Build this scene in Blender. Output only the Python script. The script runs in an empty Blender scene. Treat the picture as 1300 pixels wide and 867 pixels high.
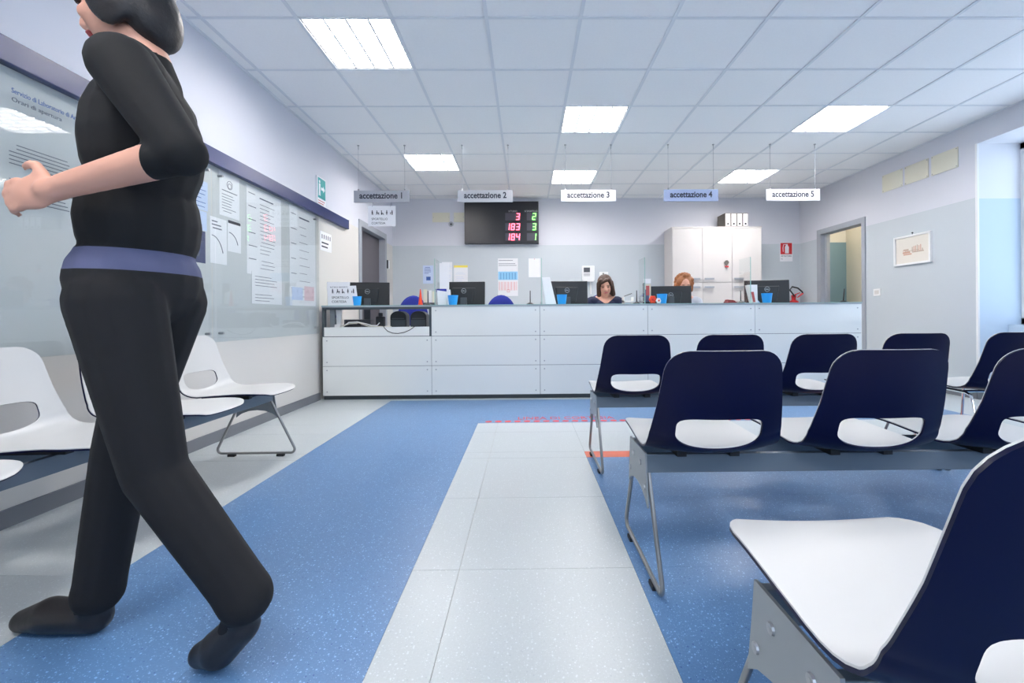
import bpy, bmesh, math, random
from mathutils import Vector, Matrix
random.seed(7)
sc = bpy.context.scene
COL = sc.collection

# ------------------------------------------------------------------ camera
FPX, PX, PY = 567.95, 674.24, 400.82
EYE = 0.857
cam_d = bpy.data.cameras.new('camera')
cam_d.sensor_width = 36.0
cam_d.lens = FPX / 1300 * 36.0
cam_d.shift_x = -(PX - 650) / 1300
cam_d.shift_y = -(433.5 - PY) / 1300
cam_d.clip_start = 0.02
cam = bpy.data.objects.new('camera', cam_d)
COL.objects.link(cam)
cam.matrix_world = (Matrix.Translation((0, 0, EYE)) @ Matrix.Rotation(-0.0110, 4, 'Z')
                    @ Matrix.Rotation(0.0069, 4, 'Y') @ Matrix.Rotation(math.pi / 2, 4, 'X'))
sc.camera = cam

# ------------------------------------------------------------------ sky and exposure
world = bpy.data.worlds.new('sky')
sc.world = world
world.use_nodes = True
bg = world.node_tree.nodes['Background']
bg.inputs[0].default_value = (0.70, 0.84, 1.0, 1)
bg.inputs[1].default_value = 2.3
LAMP = 27.0                      # radiance of the ceiling luminaires
LAMP_COL = (1.0, 0.955, 0.925)
vs = sc.view_settings
vs.view_transform = 'Standard'
vs.look = 'None'
vs.gamma = 1
vs.use_curve_mapping = False
vs.exposure = 0.52

# room dimensions (metres, floor at z = 0)
XL, XR, YB, YN, CEIL = -2.151, 4.47, 7.25, -1.951, 2.7495
GX0, GY0, GRID = -2.04, 2.8486, 0.6

pd = bpy.data.lights.new('window_portal', 'AREA')   # portals in the window openings, first the added rear one
pd.shape = 'RECTANGLE'
pd.size, pd.size_y = 4.4, 1.45
pd.cycles.is_portal = True
po = bpy.data.objects.new('window_portal', pd)
COL.objects.link(po)
po.location = (1.2, -2.0, 1.625)
po.rotation_euler = (math.pi / 2, 0, 0)
for (y0, y1) in ((2.2, 4.37), (-1.5, 0.7)):
    pd = bpy.data.lights.new('window_portal', 'AREA')
    pd.shape = 'RECTANGLE'
    pd.size = 1.8
    pd.size_y = y1 - y0
    pd.cycles.is_portal = True
    po = bpy.data.objects.new('window_portal', pd)
    COL.objects.link(po)
    po.location = (4.93, (y0 + y1) / 2, 1.64)
    po.rotation_euler = (0, math.pi / 2, 0)

# ------------------------------------------------------------------ materials
def lin(c):
    return tuple(((v / 255) / 12.92 if v / 255 <= 0.04045 else ((v / 255 + 0.055) / 1.055) ** 2.4) for v in c)

MATS = {}
def mat(name, rgb, rough=0.5, metal=0.0, spec=0.5, emit=None, strength=0.0, noise=0.0, nscale=8.0, bump=0.0, coat=0.0):
    if name in MATS:
        return MATS[name]
    m = bpy.data.materials.new(name)
    m.use_nodes = True
    nt = m.node_tree
    b = nt.nodes['Principled BSDF']
    c = lin(rgb)
    b.inputs['Base Color'].default_value = (*c, 1)
    b.inputs['Roughness'].default_value = rough
    b.inputs['Metallic'].default_value = metal
    b.inputs['Specular IOR Level'].default_value = spec
    b.inputs['Coat Weight'].default_value = coat
    if emit:
        b.inputs['Emission Color'].default_value = (*emit, 1)
        b.inputs['Emission Strength'].default_value = strength
    if noise or bump:
        tc = nt.nodes.new('ShaderNodeTexCoord')
        n = nt.nodes.new('ShaderNodeTexNoise')
        n.inputs['Scale'].default_value = nscale
        n.inputs['Detail'].default_value = 5
        nt.links.new(tc.outputs['Object'], n.inputs['Vector'])
        if noise:
            mx = nt.nodes.new('ShaderNodeMix')
            mx.data_type = 'RGBA'
            mx.inputs['A'].default_value = (*[v * (1 - noise) for v in c], 1)
            mx.inputs['B'].default_value = (*[min(1, v * (1 + noise)) for v in c], 1)
            nt.links.new(n.outputs['Fac'], mx.inputs['Factor'])
            nt.links.new(mx.outputs['Result'], b.inputs['Base Color'])
        if bump:
            bp = nt.nodes.new('ShaderNodeBump')
            bp.inputs['Strength'].default_value = bump
            bp.inputs['Distance'].default_value = 0.004
            nt.links.new(n.outputs['Fac'], bp.inputs['Height'])
            nt.links.new(bp.outputs['Normal'], b.inputs['Normal'])
    MATS[name] = m
    return m

def two_tone(name, upper, lower, height, rough=0.6):
    """wall paint: a different coat below a straight line at a given height"""
    m = bpy.data.materials.new(name)
    m.use_nodes = True
    nt = m.node_tree
    b = nt.nodes['Principled BSDF']
    g = nt.nodes.new('ShaderNodeNewGeometry')
    s = nt.nodes.new('ShaderNodeSeparateXYZ')
    gt = nt.nodes.new('ShaderNodeMath')
    gt.operation = 'GREATER_THAN'
    gt.inputs[1].default_value = height
    mx = nt.nodes.new('ShaderNodeMix')
    mx.data_type = 'RGBA'
    mx.inputs['A'].default_value = (*lin(lower), 1)
    mx.inputs['B'].default_value = (*lin(upper), 1)
    n = nt.nodes.new('ShaderNodeTexNoise')
    n.inputs['Scale'].default_value = 90
    bp = nt.nodes.new('ShaderNodeBump')
    bp.inputs['Strength'].default_value = 0.08
    bp.inputs['Distance'].default_value = 0.003
    nt.links.new(g.outputs['Position'], s.inputs[0])
    nt.links.new(g.outputs['Position'], n.inputs['Vector'])
    nt.links.new(s.outputs['Z'], gt.inputs[0])
    nt.links.new(gt.outputs[0], mx.inputs['Factor'])
    nt.links.new(mx.outputs['Result'], b.inputs['Base Color'])
    nt.links.new(n.outputs['Fac'], bp.inputs['Height'])
    nt.links.new(bp.outputs['Normal'], b.inputs['Normal'])
    b.inputs['Roughness'].default_value = rough
    MATS[name] = m
    return m

def vinyl(name, base, light, dark, amount=1.0, rough=0.32):
    """speckled vinyl flooring: light and dark chips on a mottled ground"""
    m = bpy.data.materials.new(name)
    m.use_nodes = True
    nt = m.node_tree
    b = nt.nodes['Principled BSDF']
    g = nt.nodes.new('ShaderNodeNewGeometry')
    base, light, dark = lin(base), lin(light), lin(dark)
    n = nt.nodes.new('ShaderNodeTexNoise')
    n.inputs['Scale'].default_value = 160
    n.inputs['Detail'].default_value = 3
    nt.links.new(g.outputs['Position'], n.inputs['Vector'])
    mx0 = nt.nodes.new('ShaderNodeMix')
    mx0.data_type = 'RGBA'
    mx0.inputs['A'].default_value = (*[v * (1 - 0.18 * amount) for v in base], 1)
    mx0.inputs['B'].default_value = (*[min(1, v * (1 + 0.18 * amount)) for v in base], 1)
    nt.links.new(n.outputs['Fac'], mx0.inputs['Factor'])
    prev = mx0.outputs['Result']
    for k, (col, sca, th) in enumerate(((light, 95, 0.24), (dark, 70, 0.17), (light, 210, 0.25))):
        warp = nt.nodes.new('ShaderNodeVectorMath')
        warp.operation = 'ADD'
        warp.inputs[1].default_value = (3.7 * k, 1.3 * k, 0.11 * k)
        v = nt.nodes.new('ShaderNodeTexVoronoi')
        v.inputs['Scale'].default_value = sca
        nt.links.new(g.outputs['Position'], warp.inputs[0])
        nt.links.new(warp.outputs[0], v.inputs['Vector'])
        # only some of the cells carry a chip
        sep = nt.nodes.new('ShaderNodeSeparateColor')
        nt.links.new(v.outputs['Color'], sep.inputs[0])
        pick = nt.nodes.new('ShaderNodeMath')
        pick.operation = 'GREATER_THAN'
        pick.inputs[1].default_value = 0.62
        nt.links.new(sep.outputs[0], pick.inputs[0])
        lt = nt.nodes.new('ShaderNodeMath')
        lt.operation = 'LESS_THAN'
        lt.inputs[1].default_value = th
        nt.links.new(v.outputs['Distance'], lt.inputs[0])
        mul = nt.nodes.new('ShaderNodeMath')
        mul.operation = 'MULTIPLY'
        nt.links.new(pick.outputs[0], mul.inputs[0])
        nt.links.new(lt.outputs[0], mul.inputs[1])
        mul2 = nt.nodes.new('ShaderNodeMath')
        mul2.operation = 'MULTIPLY'
        mul2.inputs[1].default_value = 0.75 * amount
        nt.links.new(mul.outputs[0], mul2.inputs[0])
        mx = nt.nodes.new('ShaderNodeMix')
        mx.data_type = 'RGBA'
        nt.links.new(prev, mx.inputs['A'])
        mx.inputs['B'].default_value = (*col, 1)
        nt.links.new(mul2.outputs[0], mx.inputs['Factor'])
        prev = mx.outputs['Result']
    nt.links.new(prev, b.inputs['Base Color'])
    b.inputs['Roughness'].default_value = rough
    b.inputs['Specular IOR Level'].default_value = 0.5
    MATS[name] = m
    return m

def glass(name, tint=(1, 1, 1), ior=1.5, rough=0.0):
    m = bpy.data.materials.new(name)
    m.use_nodes = True
    nt = m.node_tree
    for n in list(nt.nodes):
        nt.nodes.remove(n)
    out = nt.nodes.new('ShaderNodeOutputMaterial')
    tr = nt.nodes.new('ShaderNodeBsdfTransparent')
    tr.inputs[0].default_value = (*tint, 1)
    gl = nt.nodes.new('ShaderNodeBsdfGlossy')
    gl.inputs['Roughness'].default_value = rough
    lw = nt.nodes.new('ShaderNodeLayerWeight')      # the same from either side of the sheet
    lw.inputs['Blend'].default_value = 0.5
    pw = nt.nodes.new('ShaderNodeMath')
    pw.operation = 'POWER'
    pw.inputs[1].default_value = 5.0
    fr = nt.nodes.new('ShaderNodeMath')
    fr.operation = 'MULTIPLY_ADD'
    r0 = ((ior - 1) / (ior + 1)) ** 2
    fr.inputs[1].default_value = 0.9 * (1 - r0)
    fr.inputs[2].default_value = r0
    nt.links.new(lw.outputs['Facing'], pw.inputs[0])
    nt.links.new(pw.outputs[0], fr.inputs[0])
    mx = nt.nodes.new('ShaderNodeMixShader')
    nt.links.new(fr.outputs[0], mx.inputs[0])
    nt.links.new(tr.outputs[0], mx.inputs[1])
    nt.links.new(gl.outputs[0], mx.inputs[2])
    nt.links.new(mx.outputs[0], out.inputs[0])
    MATS[name] = m
    return m

M = {}
M['wall'] = two_tone('wall_paint', (214, 215, 223), (194, 201, 207), 2.0)
M['wall_left'] = two_tone('wall_paint_left', (208, 210, 220), (210, 207, 203), 2.0)
M['niche'] = two_tone('niche_paint', (226, 227, 232), (196, 213, 230), 1.985)
M['vest'] = two_tone('vestibule_paint', (226, 222, 212), (128, 158, 170), 2.0)
M['vest_cream'] = mat('cream_wall_paint', (234, 228, 212), 0.6)
M['ceil'] = mat('ceiling_tile_white', (247, 247, 248), 0.8, noise=0.03, nscale=60)
M['bar'] = mat('ceiling_bar_white', (226, 229, 234), 0.5)
M['plenum'] = mat('plenum_grey', (120, 122, 126), 0.9)
M['blue_vinyl'] = vinyl('blue_vinyl', (86, 123, 166), (150, 190, 232), (38, 74, 138))
M['light_vinyl'] = vinyl('light_vinyl', (181, 188, 191), (228, 236, 240), (150, 160, 170), 0.5)
M['orange_vinyl'] = vinyl('orange_vinyl', (205, 92, 56), (230, 140, 110), (170, 70, 40), 0.4)
M['seam'] = mat('seam_beige', (165, 160, 148), 0.7)
M['red'] = mat('red_tape', (214, 62, 66), 0.5)
M['grey_base'] = mat('baseboard_grey', (112, 115, 122), 0.5)
M['frame_grey'] = mat('door_frame_grey', (158, 163, 172), 0.45)
M['door_dark'] = mat('door_leaf_grey', (92, 88, 94), 0.5, noise=0.06, nscale=3)
M['rail'] = mat('rail_blue', (46, 56, 100), 0.35)
M['backing'] = mat('panel_backing', (200, 203, 205), 0.5)
M['acrylic'] = glass('acrylic_sheet', (0.955, 0.97, 0.967), 1.45)
M['glass'] = glass('clear_glass', (0.975, 0.99, 0.988), 1.4)
M['glass_edge'] = mat('glass_edge_green', (150, 190, 186), 0.2)
M['window_glass'] = glass('window_glass', (0.97, 0.98, 1.0), 1.45)
M['paper'] = mat('paper_white', (236, 236, 240), 0.7)
M['paper_blue'] = mat('paper_pale_blue', (200, 214, 240), 0.7)
M['ink'] = mat('ink_grey', (96, 100, 116), 0.7)
M['ink_blue'] = mat('ink_blue', (60, 96, 168), 0.7)
M['ink_red'] = mat('ink_red', (206, 70, 74), 0.7)
M['black_ink'] = mat('ink_black', (44, 46, 58), 0.7)
M['sign_text'] = mat('sign_text_slate', (34, 38, 54), 0.6)
M['teal'] = mat('teal_sign', (38, 152, 152), 0.4)
M['white'] = mat('white_plastic', (236, 236, 236), 0.35)
M['cream'] = mat('cream_plate', (222, 218, 200), 0.5)
M['panel'] = mat('counter_panel', (232, 234, 231), 0.12, coat=0.6)
M['counter_dark'] = mat('counter_carcass_dark', (62, 72, 78), 0.45)
M['top'] = mat('counter_ledge_grey', (170, 178, 182), 0.25)
M['desk'] = mat('desk_white', (214, 216, 218), 0.4)
M['steel'] = mat('brushed_steel', (170, 172, 175), 0.3, 1.0)
M['chrome'] = mat('chrome', (225, 228, 232), 0.08, 1.0)
M['beam'] = mat('beam_slate', (104, 116, 128), 0.4, 0.0)
M['plate'] = mat('plate_grey', (150, 156, 160), 0.4, 0.5)
M['rod'] = mat('rod_grey', (150, 150, 150), 0.3, 0.9)
M['rubber'] = mat('black_rubber', (24, 25, 28), 0.6)
M['shell_white'] = mat('shell_white', (205, 205, 204), 0.35)
M['shell_navy'] = mat('shell_navy', (5, 9, 46), 0.34, spec=0.2)
M['black'] = mat('black_plastic', (26, 28, 32), 0.4)
M['graphite'] = mat('graphite_plastic', (66, 70, 76), 0.45)
M['silver'] = mat('silver_mark', (180, 182, 186), 0.3, 0.8)
M['cup'] = mat('blue_plastic', (40, 158, 236), 0.3)
M['royal'] = mat('royal_fabric', (24, 40, 140), 0.8)
M['orange'] = mat('orange_plastic', (226, 60, 20), 0.4)
M['led_case'] = mat('led_case', (26, 28, 36), 0.35)
M['led_off'] = mat('led_window', (70, 68, 80), 0.4)
M['led_red'] = mat('led_red', (255, 40, 60), 0.5, emit=(1.0, 0.10, 0.16), strength=5.0)
M['led_green'] = mat('led_green', (60, 255, 60), 0.5, emit=(0.18, 1.0, 0.12), strength=4.0)
M['cab'] = mat('cabinet_white', (212, 207, 205), 0.45)
M['cab_line'] = mat('cabinet_gap', (176, 176, 180), 0.6)
M['binder'] = mat('binder_grey', (112, 108, 102), 0.6, noise=0.15, nscale=40)
M['sign_grey'] = mat('sign_grey', (172, 174, 182), 0.5)
M['sign_silver'] = mat('sign_silver', (186, 188, 194), 0.5)
M['sign_white'] = mat('sign_white', (200, 202, 206), 0.5)
M['sign_blue'] = mat('sign_blue', (160, 174, 208), 0.5)
M['fire_red'] = mat('fire_red', (190, 28, 34), 0.4)
M['skin'] = mat('skin', (214, 160, 138), 0.5, noise=0.05, nscale=20)
M['lips'] = mat('lips', (180, 84, 84), 0.4)
M['eye'] = mat('eye_dark', (40, 30, 28), 0.2)
M['hair_brown'] = mat('hair_brown', (66, 42, 31), 0.5, noise=0.35, nscale=60, bump=0.5)
M['hair_red'] = mat('hair_red', (150, 92, 52), 0.55, noise=0.4, nscale=60, bump=0.6)
M['hair_dark'] = mat('hair_dark', (26, 22, 24), 0.5, noise=0.3, nscale=60, bump=0.5)
M['navy_top'] = mat('navy_cloth', (26, 34, 66), 0.8)
M['grey_top'] = mat('pale_grey_cloth', (182, 188, 200), 0.8)
M['black_cloth'] = mat('black_cloth', (9, 10, 13), 0.85, noise=0.2, nscale=20)
M['trouser'] = mat('charcoal_cloth', (10, 11, 16), 0.85, noise=0.2, nscale=20)
M['lilac'] = mat('lilac_cloth', (88, 92, 124), 0.85)
M['shoe'] = mat('shoe_leather', (30, 28, 30), 0.4)
M['lamp'] = mat('lamp_white', (255, 255, 255), 0.5, emit=LAMP_COL, strength=LAMP)
M['lamp_warm'] = mat('lamp_warm', (255, 240, 210), 0.5, emit=(1.0, 0.90, 0.74), strength=36.0)
M['louvre'] = mat('louvre_white', (250, 250, 250), 0.25)
M['blind'] = mat('blind_grey', (150, 158, 190), 0.8)

# ------------------------------------------------------------------ mesh builder
class MB:
    def __init__(s):
        s.v, s.f, s.m = [], [], []
    def add(s, verts, faces, mi=0):
        o = len(s.v)
        s.v += [Vector(p) for p in verts]
        s.f += [tuple(i + o for i in f) for f in faces]
        s.m += [mi] * len(faces)
    def box(s, x0, x1, y0, y1, z0, z1, mi=0):
        p = [(x0, y0, z0), (x1, y0, z0), (x1, y1, z0), (x0, y1, z0), (x0, y0, z1), (x1, y0, z1), (x1, y1, z1), (x0, y1, z1)]
        s.add(p, [(0, 3, 2, 1), (4, 5, 6, 7), (0, 1, 5, 4), (1, 2, 6, 5), (2, 3, 7, 6), (3, 0, 4, 7)], mi)
        return s
    def obox(s, c, ax, ay, az, mi=0):
        """box about c with half-axis vectors"""
        c, ax, ay, az = Vector(c), Vector(ax), Vector(ay), Vector(az)
        p = [c + i * ax + j * ay + k * az for k in (-1, 1) for (i, j) in ((-1, -1), (1, -1), (1, 1), (-1, 1))]
        s.add(p, [(0, 3, 2, 1), (4, 5, 6, 7), (0, 1, 5, 4), (1, 2, 6, 5), (2, 3, 7, 6), (3, 0, 4, 7)], mi)
        return s
    def cone(s, p0, p1, r0, r1, n=12, mi=0):
        p0, p1 = Vector(p0), Vector(p1)
        d = (p1 - p0).normalized()
        a = d.orthogonal().normalized()
        b = d.cross(a)
        vs = []
        for (p, r) in ((p0, r0), (p1, r1)):
            vs += [p + (a * math.cos(2 * math.pi * i / n) + b * math.sin(2 * math.pi * i / n)) * r for i in range(n)]
        fs = [(i, (i + 1) % n, n + (i + 1) % n, n + i) for i in range(n)]
        fs += [tuple(reversed(range(n))), tuple(range(n, 2 * n))]
        s.add(vs, fs, mi)
        return s
    def tube(s, pts, r, n=8, closed=False, mi=0):
        pts = [Vector(p) for p in pts]
        k = len(pts)
        vs, prev = [], None
        for i in range(k):
            if closed:
                t = (pts[(i + 1) % k] - pts[i - 1]).normalized()
            else:
                t = (pts[min(i + 1, k - 1)] - pts[max(i - 1, 0)]).normalized()
            a = t.orthogonal().normalized() if prev is None else (prev - t * prev.dot(t)).normalized()
            prev = a
            b = t.cross(a)
            vs += [pts[i] + (a * math.cos(2 * math.pi * j / n) + b * math.sin(2 * math.pi * j / n)) * r for j in range(n)]
        fs = []
        for i in range(k if closed else k - 1):
            for j in range(n):
                fs.append((i * n + j, i * n + (j + 1) % n, ((i + 1) % k) * n + (j + 1) % n, ((i + 1) % k) * n + j))
        if not closed:
            fs += [tuple(reversed(range(n))), tuple(range((k - 1) * n, k * n))]
        s.add(vs, fs, mi)
        return s
    def ell(s, c, rx, ry, rz, R=None, nu=16, nv=10, mi=0):
        c = Vector(c)
        R = R or Matrix.Identity(3)
        vs = []
        for i in range(nv + 1):
            th = math.pi * i / nv
            for j in range(nu):
                ph = 2 * math.pi * j / nu
                vs.append(c + R @ Vector((rx * math.sin(th) * math.cos(ph), ry * math.sin(th) * math.sin(ph), rz * math.cos(th))))
        fs = []
        for i in range(nv):
            for j in range(nu):
                fs.append((i * nu + j, (i + 1) * nu + j, (i + 1) * nu + (j + 1) % nu, i * nu + (j + 1) % nu))
        s.add(vs, fs, mi)
        return s
    def cap(s, p0, p1, r0, r1, n=14):
        """tapered limb with rounded ends"""
        s.cone(p0, p1, r0, r1, n)
        s.ell(p0, r0, r0, r0, None, n, 8)
        s.ell(p1, r1, r1, r1, None, n, 8)
        return s
    def lathe(s, prof, c, n=20, mi=0):
        c = Vector(c)
        k = len(prof)
        vs = [c + Vector((r * math.cos(2 * math.pi * j / n), r * math.sin(2 * math.pi * j / n), z)) for (r, z) in prof for j in range(n)]
        fs = [(i * n + j, i * n + (j + 1) % n, (i + 1) * n + (j + 1) % n, (i + 1) * n + j) for i in range(k - 1) for j in range(n)]
        s.add(vs, fs, mi)
        return s
    def prism(s, poly, o, u, v, w, mi=0):
        """2D outline in the plane (u, v) at o, thickened by vector w"""
        o, u, v, w = Vector(o), Vector(u), Vector(v), Vector(w)
        n = len(poly)
        vs = [o + u * a + v * b for (a, b) in poly] + [o + u * a + v * b + w for (a, b) in poly]
        fs = [tuple(reversed(range(n))), tuple(range(n, 2 * n))] + [(i, (i + 1) % n, n + (i + 1) % n, n + i) for i in range(n)]
        s.add(vs, fs, mi)
        return s
    def mesh(s, name, mats, origin=(0, 0, 0), smooth=False):
        o = Vector(origin)
        me = bpy.data.meshes.new(name)
        me.from_pydata([tuple(p - o) for p in s.v], [], s.f)
        for m in (mats if isinstance(mats, (list, tuple)) else [mats]):
            me.materials.append(m)
        me.polygons.foreach_set('material_index', s.m)
        bm = bmesh.new()
        bm.from_mesh(me)
        bmesh.ops.recalc_face_normals(bm, faces=bm.faces)
        bm.to_mesh(me)
        bm.free()
        if smooth:
            me.polygons.foreach_set('use_smooth', [True] * len(me.polygons))
            me.set_sharp_from_angle(angle=math.radians(40))
        me.update()
        return me

def tag(o, label=None, cat=None, group=None, kind=None):
    if label:
        o['label'] = label
    if cat:
        o['category'] = cat
    if group:
        o['group'] = group
    if kind:
        o['kind'] = kind
    return o

def obj(name, me, parent=None, loc=(0, 0, 0)):
    o = bpy.data.objects.new(name, me)
    COL.objects.link(o)
    o.location = loc
    o.parent = parent
    return o

WLOC = {}
def thing(name, loc, label, cat, group=None, rz=0.0):
    o = bpy.data.objects.new(name, None)
    COL.objects.link(o)
    o.empty_display_size = 0.1
    o.location = loc
    o.rotation_euler = (0, 0, rz)
    WLOC[o.name] = Vector(loc)
    return tag(o, label, cat, group)

def part(name, mb, mats, parent, smooth=False, bevel=0.0, label=None):
    """a mesh given in world coordinates under an unrotated parent"""
    org = WLOC.get(parent.name, Vector((0, 0, 0))) if parent else Vector((0, 0, 0))
    o = obj(name, mb.mesh(name, mats, org, smooth), parent)
    if parent is not None and parent.name not in WLOC:
        pass
    if parent is not None:
        WLOC[o.name] = org
    if bevel:
        bv = o.modifiers.new('bevel', 'BEVEL')
        bv.width = bevel
        bv.segments = 2
        bv.limit_method = 'ANGLE'
    if label:
        o['label'] = label
    return o

def single(name, mb, mats, loc, label, cat, group=None, smooth=False, bevel=0.0):
    """a thing that is one mesh, given in world coordinates"""
    o = obj(name, mb.mesh(name, mats, loc, smooth), None, loc)
    WLOC[o.name] = Vector(loc)
    if bevel:
        bv = o.modifiers.new('bevel', 'BEVEL')
        bv.width = bevel
        bv.segments = 2
        bv.limit_method = 'ANGLE'
    return tag(o, label, cat, group)

def struct(name, mb, mats, parent=None):
    o = obj(name, mb.mesh(name, mats), parent)
    WLOC[o.name] = Vector((0, 0, 0))
    if parent is None:
        o['kind'] = 'structure'
    return o

def copy_tree(o, parent=None):
    c = o.copy()
    COL.objects.link(c)
    c.parent = parent
    for ch in list(o.children):
        copy_tree(ch, c)
    return c

def text_mesh(name, s, size, mats, o, u, v, parent, align='LEFT', bold=0.0, depth=0.0006, width=None):
    cu = bpy.data.curves.new(name, 'FONT')
    cu.body = s
    cu.size = size
    cu.align_x = align
    cu.extrude = depth
    cu.offset = bold
    cu.resolution_u = 3
    t = bpy.data.objects.new(name, cu)
    COL.objects.link(t)
    dg = bpy.context.evaluated_depsgraph_get()
    me = bpy.data.meshes.new_from_object(t.evaluated_get(dg))
    bpy.data.objects.remove(t)
    bpy.data.curves.remove(cu)
    o, u, v = Vector(o), Vector(u), Vector(v)
    w = u.cross(v)
    org = WLOC.get(parent.name, Vector((0, 0, 0)))
    sx = 1.0
    if width:
        xs = [p.co.x for p in me.vertices]
        sx = width / (max(xs) - min(xs))
    for p in me.vertices:
        p.co = o + u * p.co.x * sx + v * p.co.y + w * p.co.z - org
    me.materials.clear()
    me.materials.append(mats)
    me.name = name
    ob = obj(name, me, parent)
    WLOC[ob.name] = org
    return ob

def remesh(mb, name, voxel, smooth_it, mats, pick, origin, seams=()):
    """one continuous surface grown over overlapping limbs"""
    me = mb.mesh(name + '_raw', [])
    t = bpy.data.objects.new(name + '_raw', me)
    COL.objects.link(t)
    r = t.modifiers.new('r', 'REMESH')
    r.mode = 'VOXEL'
    r.voxel_size = voxel
    r.use_smooth_shade = True
    s = t.modifiers.new('s', 'SMOOTH')
    s.factor = 0.5
    s.iterations = smooth_it
    dg = bpy.context.evaluated_depsgraph_get()
    out = bpy.data.meshes.new_from_object(t.evaluated_get(dg))
    bpy.data.objects.remove(t)
    out.name = name
    out.materials.clear()
    for m in mats:
        out.materials.append(m)
    for (ax, val, tol, test) in seams:          # pull points onto garment edges so that they run straight
        for p in out.vertices:
            if abs(p.co[ax] - val) < tol and test(p.co):
                p.co[ax] = val
    out.update()
    o = Vector(origin)
    if pick:
        out.polygons.foreach_set('material_index', [pick(p.center) for p in out.polygons])
    for p in out.vertices:
        p.co = p.co - o
    out.polygons.foreach_set('use_smooth', [True] * len(out.polygons))
    out.update()
    return out

UX, UY, UZ = Vector((1, 0, 0)), Vector((0, 1, 0)), Vector((0, 0, 1))

# ================================================================== THE ROOM
# ---- floor
floor = struct('floor', MB().box(XL - 0.2, XR + 0.6, YN - 0.1, YB + 0.1, -0.12, -0.003), M['seam'])
XA, XB, XC, XD, XE = -1.383, -0.391, -0.232, 0.36, 3.71
xs = [XL, XA, -0.832, XB, XC, XD, 0.87, 1.47, 2.07, 2.67, 3.27, XE, 4.78]
ys = [YN, -1.485, -0.885, -0.285, 0.315, 0.915, 1.515, 2.11, 2.698, 2.817, 3.3, 3.584, 4.18, 4.575, 5.2, 5.9, 6.6, YB]
def zone(x, y):
    if y > 4.575 or x < XA or x > XE:
        return 'light_vinyl'
    if y > 3.584:
        return 'blue_vinyl'
    if XB < x < XD:
        return 'light_vinyl'
    if x < XB:
        return 'blue_vinyl'
    if y > 2.817:
        return 'light_vinyl'
    return 'orange_vinyl' if y > 2.698 else 'blue_vinyl'
for i in range(len(xs) - 1):
    for j in range(len(ys) - 1):
        x0, x1, y0, y1 = xs[i], xs[i + 1], ys[j], ys[j + 1]
        z = zone((x0 + x1) / 2, (y0 + y1) / 2)
        # sheets butt tightly; only the welded seam shows
        g = 0.0008 if z == 'light_vinyl' else 0.0003
        mb = MB().box(x0 + g, x1 - g, y0 + g, y1 - g, -0.003, 0.0)
        obj('floor_tile', mb.mesh('floor_tile', M[z]), floor)
dot = MB().cone((0, 0, 0), (0, 0, 0.0008), 0.028, 0.028, 14).mesh('floor_dot', M['red'])
for k in range(30):
    obj('floor_dot', dot, floor, (-0.31 + 0.078 * k, 3.634, 0.0))
text_mesh('floor_lettering', 'LINEA DI CORTESIA', 0.125, M['red'], (-0.08, 3.70, 0.0006), UX, UY, floor, width=0.80)

# ---- walls
mb = MB()
for (y0, y1, z0, z1) in ((YN, 5.83, 0, 2.9), (6.85, YB, 0, 2.9), (5.83, 6.85, 2.06, 2.9)):
    mb.box(XL - 0.15, XL, y0, y1, z0, z1)
struct('wall_left', mb, M['wall_left'])
struct('wall_back', MB().box(XL - 0.15, XR + 0.15, YB, YB + 0.12, 0, 2.9), M['wall'])
mb = MB()
for (x0, x1, z0, z1) in ((XL - 0.15, -1.0, 0, 2.9), (3.4, XR + 0.15, 0, 2.9), (-1.0, 3.4, 0, 0.9), (-1.0, 3.4, 2.35, 2.9)):
    mb.box(x0, x1, YN - 0.12, YN, z0, z1)
struct('wall_near', mb, M['wall'])
w = struct('window_3', MB().box(-1.0, -0.94, YN - 0.09, YN - 0.03, 0.9, 2.35).box(3.34, 3.4, YN - 0.09, YN - 0.03, 0.9, 2.35).box(-0.94, 3.34, YN - 0.09, YN - 0.03, 0.9, 0.96)
           .box(-0.94, 3.34, YN - 0.09, YN - 0.03, 2.29, 2.35).box(1.17, 1.23, YN - 0.09, YN - 0.03, 0.96, 2.29), M['white'])  # unseen window, added behind the camera to brighten counter and ceiling
for (a, b) in ((-0.94, 1.17), (1.23, 3.34)):
    part('pane', MB().box(a, b, YN - 0.063, YN - 0.057, 0.96, 2.29), M['window_glass'], w)
DY0, DY1 = 5.886, 6.72
mb = MB()
for (y0, y1, z0, z1) in ((YN, -1.5, 0, 2.9), (-1.5, 0.7, 2.53, 2.9), (0.7, 2.2, 0, 2.9), (2.2, 4.375, 2.53, 2.9),
                         (4.375, DY0, 0, 2.9), (DY0, DY1, 2.06, 2.9), (DY1, YB, 0, 2.9)):
    mb.box(XR, XR + 0.12, y0, y1, z0, z1)
struct('wall_right', mb, M['wall'])
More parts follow.
